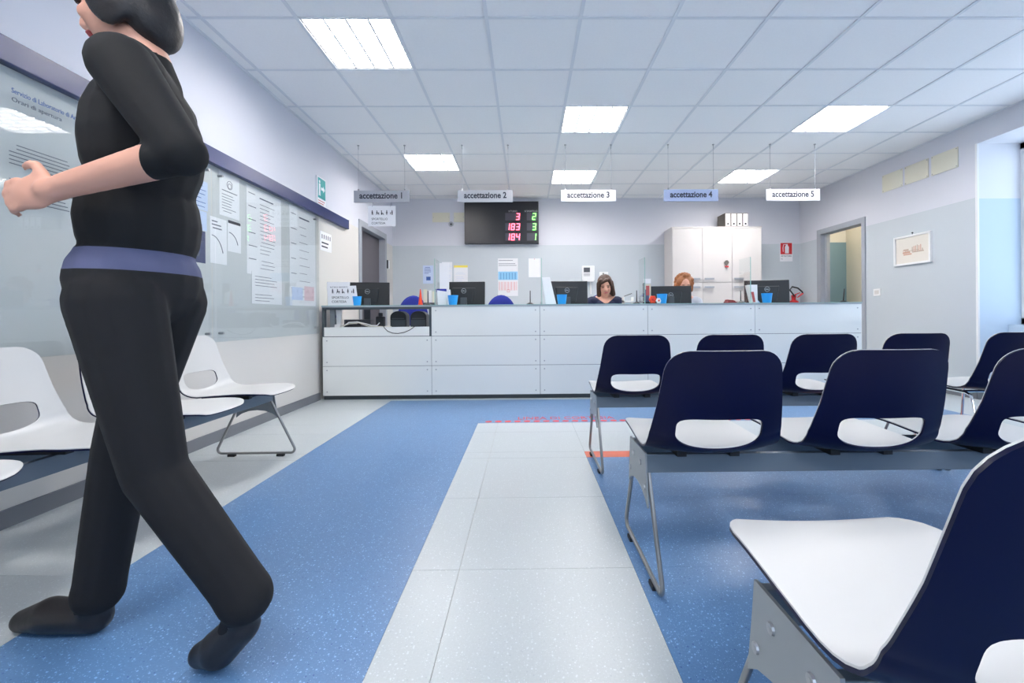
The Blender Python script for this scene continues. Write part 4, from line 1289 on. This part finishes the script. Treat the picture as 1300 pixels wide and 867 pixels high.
# radiator under the niche window
t = thing('radiator', (4.73, 3.3, 0.0), 'white column radiator below the niche window', 'radiator')
for k in range(18):
    y = 2.52 + 0.1 * k
    part('column', MB().box(4.665, 4.735, y, y + 0.085, 0.12, 0.585), M['white'], t, bevel=0.015)
part('pipe', MB().tube([(4.70, 2.54, 0.13), (4.70, 4.28, 0.13)], 0.012, 8).tube([(4.70, 2.6, 0.13), (4.70, 2.6, 0.0)], 0.01, 8).tube([(4.70, 4.15, 0.13), (4.70, 4.15, 0.0)], 0.01, 8), M['white'], t, True)
part('bracket', MB().box(4.735, 4.77, 2.7, 2.73, 0.45, 0.48).box(4.735, 4.77, 4.0, 4.03, 0.45, 0.48), M['steel'], t)

# ================================================================== LEFT WALL
t = thing('wall_rail', (XL, 2.0, 1.90), 'long dark blue rail running along the wall above the notices', 'rail')
part('rail_face', MB().box(XL, XL + 0.045, -1.2, 5.355, 1.905, 2.010), M['rail'], t, bevel=0.003)
part('end_cap', MB().box(XL, XL + 0.046, 5.3555, 5.36, 1.903, 2.012), M['graphite'], t)
PLAB = ['clear acrylic wall panel ending beside the small pictogram sheet', 'clear acrylic wall panel with the printed heading, behind the middle of the bench', 'clear acrylic wall panel at the far end of the notice wall from the counter']
for k, (y0, y1) in enumerate(((3.095, 4.62), (1.56, 3.085), (0.03, 1.55))):
    t = thing('acrylic_panel', (XL, (y0 + y1) / 2, 0.69), PLAB[k], 'panel', 'acrylic notice panels')
    part('sheet', MB().box(XL + 0.022, XL + 0.027, y0, y1, 0.69, 1.902), M['acrylic'], t)
    part('backing_board', MB().box(XL + 0.0002, XL + 0.0008, y0, y1, 0.69, 1.902), M['backing'], t)
    for (a, b) in ((y0 + 0.06, 0.75), (y1 - 0.06, 0.75), (y0 + 0.06, 1.85), (y1 - 0.06, 1.85)):
        part('standoff', MB().cone((XL, a, b), (XL + 0.034, a, b), 0.009, 0.009, 12), M['steel'], t)
    if k == 1:
        text_mesh('lettering', 'Servizio di Laboratorio di Analisi', 0.030, M['ink_blue'], (XL + 0.0212, 1.88, 1.800), UY, UZ, t, width=0.30)
        text_mesh('lettering', 'Orari di apertura', 0.026, M['ink'], (XL + 0.0212, 1.88, 1.765), UY, UZ, t, width=0.20)
        mb = MB(); lines(mb, (XL + 0.021, 1.87, 1.35), UY, UZ, 0.34, 0.26, 16, 0.004, rnd)
        part('printed_text', mb, M['ink'], t)

def notice(name, y0, y1, z0, z1, lab, m='paper', x=XL, layout='lines', n=10, group='notices on the acrylic wall'):
    """a sheet on the left wall: y runs away from the camera"""
    t = thing(name, (x, (y0 + y1) / 2, z0), lab, 'notice', group)
    part('sheet', MB().box(x + 0.001, x + 0.0025, y0, y1, z0, z1), M[m], t)
    w, h = y1 - y0, z1 - z0
    mb = MB()
    X = x + 0.0027
    if layout == 'lines':
        lines(mb, (X, y0 + 0.1 * w, z0 + 0.05 * h), UY, UZ, 0.8 * w, 0.85 * h, n, 0.004, rnd)
    elif layout == 'emblem':
        lines(mb, (X, y0 + 0.12 * w, z0 + 0.08 * h), UY, UZ, 0.75 * w, 0.45 * h, n, 0.004, rnd)
        mb.box(X, X + 0.0004, y0 + 0.12 * w, y0 + 0.88 * w, z0 + 0.58 * h, z0 + 0.60 * h)
        mb.tube([(X, y0 + w / 2 + 0.03 * math.cos(a), z0 + 0.75 * h + 0.03 * math.sin(a)) for a in [k * math.pi / 6 for k in range(12)]], 0.002, 4, True)
        mb.tube([(X, y0 + w / 2 + 0.018 * math.cos(a), z0 + 0.73 * h + 0.018 * math.sin(a)) for a in [k * math.pi / 6 for k in range(12)]], 0.002, 4, True)
    elif layout == 'table':
        lines(mb, (X, y0 + 0.36 * w, z0 + 0.06 * h), UY, UZ, 0.45 * w, 0.80 * h, n, 0.004, rnd)
        for k in range(6):
            z = z0 + h * (0.92 - 0.15 * k)
            mb.box(X, X + 0.0004, y0 + 0.05 * w, y0 + (0.2 + 0.08 * rnd.random()) * w, z, z + 0.006)
        mb.box(X, X + 0.0004, y0 + 0.35 * w, y0 + 0.75 * w, z0 + 0.90 * h, z0 + 0.915 * h)
    elif layout == 'leaflet':
        mb.box(X, X + 0.0004, y0 + 0.25 * w, y0 + 0.6 * w, z0 + 0.2 * h, z0 + 0.5 * h)
        lines(mb, (X, y0 + 0.1 * w, z0 + 0.6 * h), UY, UZ, 0.8 * w, 0.35 * h, 3, 0.008, rnd)
    elif layout == 'arc':
        mb.tube([(X, y0 + 0.1 * w + 0.7 * w * math.sin(a), z0 + 0.05 * h + 0.55 * h * math.cos(a)) for a in [k * 0.2 for k in range(7)]], 0.003, 4)
        lines(mb, (X, y0 + 0.1 * w, z0 + 0.72 * h), UY, UZ, 0.6 * w, 0.22 * h, 3, 0.008, rnd)
    part('print', mb, M['ink_blue'] if m == 'paper_blue' else M['ink'], t)
    return t
notice('wall_notice', 3.165, 3.385, 1.585, 1.895, 'white notice with a round emblem under the blue rail', layout='emblem', n=7)
notice('wall_notice', 3.470, 3.955, 1.20, 1.885, 'wide tall white timetable notice under the blue rail', layout='table', n=18)
notice('wall_notice', 3.525, 3.955, 0.968, 1.225, 'white sheet hanging below the wide timetable notice', x=XL + 0.003, n=9)
t = notice('wall_notice', 4.095, 4.590, 0.968, 1.89, 'tall white notice with a small coloured table at its foot', layout='table', n=10)
part('coloured_table', MB().box(XL + 0.0028, XL + 0.0033, 4.13, 4.33, 1.02, 1.14), M['paper_blue'], t)
part('coloured_table', MB().box(XL + 0.0028, XL + 0.0033, 4.36, 4.56, 1.02, 1.16), mat('print_pink', (228, 196, 204), 0.7), t)
notice('wall_notice', 2.905, 3.050, 1.575, 1.77, 'small pale blue notice beside the one with the round emblem', 'paper_blue', n=6)
notice('wall_notice', 2.845, 3.040, 1.440, 1.568, 'pale blue sheet with a curved line above the blue brochure', 'paper_blue', layout='arc')
notice('wall_notice', 3.070, 3.240, 1.235, 1.555, 'white sheet with a curved line below the round emblem notice', layout='arc')
t = notice('wall_notice', 3.250, 3.400, 1.340, 1.568, 'white flyer with a dark heading bar and a drawing', layout='arc')
part('heading_bar', MB().box(XL + 0.0028, XL + 0.0034, 3.255, 3.395, 1.545, 1.566), M['black_ink'], t)
notice('wall_notice', 2.885, 3.025, 1.222, 1.435, 'dark blue brochure pinned low beside white sheets', 'rail', layout='leaflet')
t = thing('pictogram_notice', (XL, 4.84, 1.56), 'small white pictogram sheet on the bare wall beside the acrylic panel', 'notice')
part('sheet', MB().box(XL, XL + 0.002, 4.705, 4.975, 1.565, 1.765), M['paper'], t)
mb = MB()
for k in range(5):
    y = 4.74 + 0.048 * k
    mb.box(XL + 0.0022, XL + 0.0026, y, y + 0.016, 1.69, 1.735)
mb.box(XL + 0.0022, XL + 0.0026, 4.735, 4.90, 1.64, 1.655)
mb.box(XL + 0.0022, XL + 0.0026, 4.735, 4.88, 1.60, 1.615)
part('print', mb, M['black_ink'], t)
t = thing('safety_sign', (XL, 4.71, 1.985), 'teal safety sign with white figures above the blue rail', 'sign')
part('board', MB().box(XL, XL + 0.016, 4.612, 4.812, 2.013, 2.315), M['paper'], t)
part('teal_field', MB().box(XL + 0.0162, XL + 0.0172, 4.63, 4.802, 2.095, 2.305), M['teal'], t)
X = XL + 0.0174
mb = MB()
def lq(*p):
    mb.prism([(a, b) for a, b in p], (X, 0, 0), UY, UZ, (0.0006, 0, 0))
mb.prism([(4.665 + 0.016 * math.cos(a * math.pi / 5), 2.265 + 0.016 * math.sin(a * math.pi / 5)) for a in range(10)], (X, 0, 0), UY, UZ, (0.0006, 0, 0))
lq((4.648, 2.18), (4.682, 2.18), (4.686, 2.245), (4.648, 2.245)); lq((4.645, 2.12), (4.66, 2.12), (4.67, 2.18), (4.65, 2.18)); lq((4.67, 2.12), (4.684, 2.12), (4.682, 2.18), (4.666, 2.18))
lq((4.70, 2.185), (4.745, 2.185), (4.745, 2.165), (4.785, 2.20), (4.745, 2.235), (4.745, 2.215), (4.70, 2.215))
part('pictogram', mb, M['paper'], t)
mb = MB(); lines(mb, (XL + 0.0163, 4.635, 2.03), UY, UZ, 0.16, 0.05, 2, 0.008, random.Random(1)); part('print', mb, M['ink_red'], t)
t = thing('card_reader', (XL, 6.95, 1.60), 'narrow white card reader beside the dark door', 'card reader')
part('body', MB().box(XL, XL + 0.03, 6.92, 7.00, 1.60, 1.73), M['white'], t, bevel=0.004)
part('black_edge', MB().box(XL, XL + 0.031, 6.915, 6.9195, 1.60, 1.73), M['black'], t)

# ================================================================== PEOPLE
def frame3(fwd, up):
    f = Vector(fwd).normalized()
    r = f.cross(Vector(up)).normalized()
    u = r.cross(f)
    return f, r, u

def head_into(mb, c, fwd, up, s=1.0):
    """skull, jaw, nose, brow and ears about the head centre c"""
    f, r, u = frame3(fwd, up)
    R = Matrix((r, f, u)).transposed()
    c = Vector(c)
    P = lambda x, y, z: c + (r * x + f * y + u * z) * s
    mb.ell(P(0, -0.012, 0.035), 0.074 * s, 0.094 * s, 0.088 * s, R, 20, 14)
    mb.ell(P(0, 0.018, -0.030), 0.060 * s, 0.070 * s, 0.082 * s, R, 18, 12)
    mb.ell(P(0, 0.052, -0.088), 0.030 * s, 0.026 * s, 0.024 * s, R, 12, 8)
    mb.cone(P(0, 0.085, 0.012), P(0, 0.102, -0.030), 0.009 * s, 0.014 * s, 10)
    mb.ell(P(0, 0.096, -0.032), 0.015 * s, 0.016 * s, 0.011 * s, R, 10, 8)
    for k in (-1, 1):
        mb.ell(P(0.077 * k, -0.012, -0.008), 0.010 * s, 0.020 * s, 0.032 * s, R, 10, 8)
        mb.ell(P(0.036 * k, 0.062, -0.030), 0.022 * s, 0.018 * s, 0.020 * s, R, 10, 8)
    mb.ell(P(0, 0.066, 0.024), 0.048 * s, 0.018 * s, 0.012 * s, R, 12, 8)
    return P, R

def face_parts(t, P, R, s=1.0):
    for k in (-1, 1):
        part('eye', MB().ell(P(0.031 * k, 0.076, 0.004), 0.012 * s, 0.008 * s, 0.006 * s, R, 10, 6), M['eye'], t, True)
        part('eyebrow', MB().ell(P(0.033 * k, 0.084, 0.024), 0.018 * s, 0.006 * s, 0.0035 * s, R, 10, 6), M['hair_brown'], t, True)
    part('mouth', MB().ell(P(0, 0.084, -0.062), 0.024 * s, 0.010 * s, 0.008 * s, R, 12, 6), M['lips'], t, True)

def hand_into(mb, wrist, d, back, side, curl=0.5, s=1.0):
    """palm, four unequal bent fingers and a thumb; d = along the hand, back = back of hand, side = thumb side"""
    w, d, b, e = Vector(wrist), Vector(d).normalized(), Vector(back).normalized(), Vector(side).normalized()
    R = Matrix((e, d, b)).transposed()
    mb.cap(w, w + d * 0.02 * s, 0.025 * s, 0.026 * s)
    mb.ell(w + d * 0.052 * s, 0.040 * s, 0.052 * s, 0.016 * s, R, 16, 10)
    for k, (off, ln) in enumerate(((0.030, 0.072), (0.010, 0.080), (-0.010, 0.074), (-0.029, 0.058))):
        p = w + (d * (0.092 - 0.004 * abs(k - 1)) + e * off) * s
        q = d.copy()
        ang = 0.25 * curl
        for j, fr in enumerate((0.42, 0.32, 0.26)):
            q = (Matrix.Rotation(-ang if False else 0, 3, e) @ q)
            q = (d * math.cos(ang) - b * math.sin(ang)).normalized()
            n = p + q * ln * fr * s
            mb.cap(p, n, (0.0095 - 0.001 * j) * s, (0.0087 - 0.001 * j) * s, 8)
            p = n
            ang += 0.75 * curl
    p = w + (d * 0.030 + e * 0.030) * s
    for j, (fr, q) in enumerate(((0.042, d * 0.6 + e * 0.75 - b * 0.2), (0.032, d * 0.85 + e * 0.35 - b * 0.35), (0.024, d * 0.95 + e * 0.05 - b * 0.45))):
        n = p + q.normalized() * fr * s
        mb.cap(p, n, (0.013 - 0.0015 * j) * s, (0.0115 - 0.0015 * j) * s, 8)
        p = n

# ---- the passer-by, striding along the aisle towards the notice wall side
WB = (-0.98, 1.15, 0.0)
t = thing('person', WB, 'person in black clothes with bare forearms, striding past the white bench', 'person')
mb = MB()
I3 = None
mb.ell((-0.985, 1.15, 0.95), 0.115, 0.165, 0.13)                      # pelvis
mb.ell((-0.975, 1.15, 1.10), 0.108, 0.150, 0.17)                      # waist
mb.ell((-0.965, 1.15, 1.29), 0.120, 0.170, 0.19, Matrix.Rotation(0.35, 3, 'Z'))                      # chest
mb.cap((-0.895, 1.02, 1.42), (-1.005, 1.28, 1.42), 0.068, 0.064)      # shoulder girdle
mb.cap((-0.945, 1.15, 1.44), (-0.985, 1.15, 1.56), 0.062, 0.055)      # neck
mb.cap((-0.870, 0.975, 1.405), (-0.725, 0.955, 1.205), 0.062, 0.048)  # near upper arm
mb.cap((-0.725, 0.955, 1.205), (-0.972, 0.955, 1.138), 0.042, 0.026)  # near forearm
hand_into(mb, (-0.985, 0.955, 1.132), (-1, 0.05, -0.12), (0, -1, 0.1), (-0.1, 0.05, 1), 0.75)
mb.cap((-1.025, 1.315, 1.405), (-1.09, 1.365, 1.14), 0.058, 0.046)   # far upper arm
mb.cap((-1.09, 1.365, 1.14), (-1.20, 1.34, 0.93), 0.042, 0.027)
hand_into(mb, (-1.205, 1.34, 0.92), (-0.35, 0, -0.9), (0.1, 1, 0), (-0.9, 0, 0.35), 0.6)
# trailing leg (near), toes still on the ground
mb.cap((-0.965, 1.065, 0.90), (-0.885, 1.075, 0.49), 0.095, 0.066)
mb.cap((-0.885, 1.075, 0.49), (-0.700, 1.085, 0.215), 0.066, 0.060)
mb.cap((-0.700, 1.085, 0.215), (-0.682, 1.086, 0.185), 0.060, 0.062)
mb.cap((-0.680, 1.085, 0.185), (-0.715, 1.09, 0.09), 0.038, 0.036)
# leading leg (far)
mb.cap((-0.985, 1.235, 0.90), (-1.105, 1.235, 0.50), 0.095, 0.066)
mb.cap((-1.105, 1.235, 0.50), (-1.172, 1.24, 0.14), 0.066, 0.058)
mb.cap((-1.172, 1.24, 0.14), (-1.178, 1.24, 0.11), 0.058, 0.060)
mb.cap((-1.175, 1.24, 0.11), (-1.20, 1.24, 0.065), 0.038, 0.036)
HP, HR = head_into(mb, (-1.025, 1.15, 1.655), (-1, 0.0, -0.25), (-0.25, 0, 1))
def walker_pick(c):
    if c.z > 1.50 and not (abs(c.x + 0.935) < 0.07 and c.z < 1.52):
        return 0
    if c.z > 1.02:
        # bare forearms below the elbow
        if c.x < -0.785 and c.z < 1.215 and c.y < 0.997:
            return 0
        if c.y > 1.29 and c.z < 1.10 and c.x < -1.06:
            return 0
        return 1
    if c.y > 1.30 and c.z < 1.10 and c.x < -1.05:
        return 0
    return 3 if c.z > 0.968 else 2
body = obj('body', remesh(mb, 'body', 0.0065, 5, [M['skin'], M['black_cloth'], M['trouser'], M['lilac']], walker_pick, WB,
                            ((2, 1.02, 0.0034, lambda c: c.y > 1.0), (2, 0.968, 0.0034, lambda c: c.x > -1.15), (0, -0.785, 0.0034, lambda c: c.y < 0.997 and 1.1 < c.z < 1.215))), t)
face_parts(t, HP, HR)
hb = MB()
hb.ell(HP(0, -0.030, 0.045), 0.090, 0.100, 0.100, HR, 20, 14)
hb.ell(HP(0, -0.070, -0.035), 0.078, 0.055, 0.105, HR, 18, 12)
for k in (-1, 1):
    hb.ell(HP(0.070 * k, -0.025, -0.01), 0.022, 0.060, 0.095, HR, 14, 10)
obj('hair', remesh(hb, 'hair', 0.007, 4, [M['hair_dark']], None, WB), t)
def shoe(toe, ball, heel, name='shoe'):
    m = MB()
    toe, ball, heel = Vector(toe), Vector(ball), Vector(heel)
    m.cap(ball, toe, 0.046, 0.030); m.cap(heel, ball, 0.040, 0.046)
    m.cap(heel + Vector((0, 0, 0.03)), heel + Vector((0.004, 0, 0.06)), 0.042, 0.044)
    me = remesh(m, 'shoe', 0.006, 4, [M['shoe']], None, WB)
    # flat sole
    return obj('shoe', me, t)
shoe((-0.800, 1.105, 0.034), (-0.755, 1.102, 0.050), (-0.690, 1.088, 0.115))
shoe((-1.385, 1.245, 0.030), (-1.315, 1.245, 0.044), (-1.185, 1.24, 0.040))

# ---- the receptionists
def receptionist(loc, head, fwd, up, cloth, label, hairf, sleeve=True):
    x, y = loc
    W = (x, y, 0.0)
    t = thing('person', W, label, 'person')
    mb = MB()
    hz = Vector(head)
    sh = 1.035
    mb.ell((x, y, 0.58), 0.17, 0.14, 0.12)                                  # hips on the seat
    mb.ell((x, y + 0.01, 0.76), 0.145, 0.105, 0.16)
    mb.ell((x, y, 0.93), 0.165, 0.11, 0.15)
    mb.cap((x - 0.155, y, sh - 0.005), (x + 0.155, y, sh - 0.005), 0.058, 0.058)
    mb.cap((x - 0.07, y, sh + 0.02), (x + 0.07, y, sh + 0.02), 0.055, 0.055)
    nk = Vector((x, y - 0.005, sh + 0.02))
    mb.cap(nk, nk.lerp(hz, 0.62), 0.058, 0.052)
    for k in (-1, 1):
        mb.cap((x + 0.185 * k, y, sh - 0.01), (x + 0.225 * k, y - 0.10, 0.80), 0.050, 0.042)
        mb.cap((x + 0.225 * k, y - 0.10, 0.80), (x + 0.13 * k, y - 0.30, 0.790), 0.040, 0.028)
        hand_into(mb, (x + 0.125 * k, y - 0.31, 0.786), (-0.35 * k, -1, -0.10), (0, 0, 1), (-1 * k, -0.2, 0), 0.35, 0.92)
        mb.cap((x + 0.09 * k, y - 0.02, 0.57), (x + 0.11 * k, y - 0.38, 0.54), 0.085, 0.062)
        mb.cap((x + 0.11 * k, y - 0.38, 0.54), (x + 0.11 * k, y - 0.34, 0.09), 0.058, 0.040)
        mb.cap((x + 0.11 * k, y - 0.33, 0.045), (x + 0.12 * k, y - 0.47, 0.035), 0.042, 0.034)
    P, R = head_into(mb, head, fwd, up, 1.0)
    def pick(c):
        rr = math.hypot(c.x - x, c.y - y + 0.01)
        if c.z > sh + 0.085 or (c.z > sh + 0.03 and rr < 0.062):
            return 0
        # scooped neckline
        if c.y < y - 0.02 and c.z > sh - 0.035 and abs(c.x - x) < 0.075 * (c.z - sh + 0.05) / 0.06:
            return 0
        if c.z > 0.5 and c.y < y - 0.29 and c.z > 0.74:
            return 0
        return 1 if c.z > 0.62 else 2
    obj('body', remesh(mb, 'body', 0.0075, 4, [M['skin'], cloth, M['trouser']], pick, W), t)
    face_parts(t, P, R)
    hb = MB()
    hairf(hb, P, R)
    return t, hb, W

def bob(hb, P, R):
    hb.ell(P(0, -0.028, 0.050), 0.090, 0.098, 0.092, R, 20, 14)
    hb.ell(P(0, -0.065, -0.045), 0.080, 0.050, 0.120, R, 18, 12)
    for k in (-1, 1):
        hb.cap(P(0.074 * k, 0.000, 0.04), P(0.084 * k, 0.005, -0.105), 0.028, 0.030)
        hb.cap(P(0.05 * k, 0.055, 0.085), P(0.070 * k, 0.050, 0.015), 0.024, 0.016)
    hb.cap(P(-0.02, 0.060, 0.085), P(0.045, 0.070, 0.055), 0.022, 0.014)
    hb.cap(P(0.084, 0.005, -0.105), P(0.095, 0.000, -0.125), 0.026, 0.012)
t, hb, W = receptionist((0.955, 5.42), (0.952, 5.36, 1.205), (-0.12, -1, -0.28), (-0.14, -0.28, 1), M['navy_top'],
                        'dark-haired woman in a navy top seated behind the counter, looking down', bob)
obj('hair', remesh(hb, 'hair', 0.006, 3, [M['hair_brown']], None, W), t)
def curls(hb, P, R):
    r = random.Random(2)
    hb.ell(P(0, -0.025, 0.045), 0.092, 0.098, 0.090, R, 18, 12)
    for k in range(46):
        a = r.uniform(0, 2 * math.pi)
        b = r.uniform(-0.75, 1.4)
        x, y, z = math.cos(a) * math.cos(b), math.sin(a) * math.cos(b), math.sin(b)
        if y > 0.25 and z < 0.55:
            continue
        hb.ell(P(0.098 * x, -0.02 + 0.10 * y, 0.035 + 0.10 * z), 0.028, 0.028, 0.028, R, 10, 8)
    hb.cap(P(0.09, -0.01, 0.0), P(0.098, 0.0, -0.085), 0.032, 0.024)
    hb.cap(P(-0.09, -0.01, 0.0), P(-0.092, 0.0, -0.06), 0.030, 0.024)
t, hb, W = receptionist((1.985, 5.62), (1.968, 5.55, 1.222), (-0.06, -1, -0.30), (0, -0.30, 1), M['grey_top'],
                        'red-haired woman in pale grey, mostly hidden behind a monitor', curls)
obj('hair', remesh(hb, 'hair', 0.006, 2, [M['hair_red']], None, W), t)
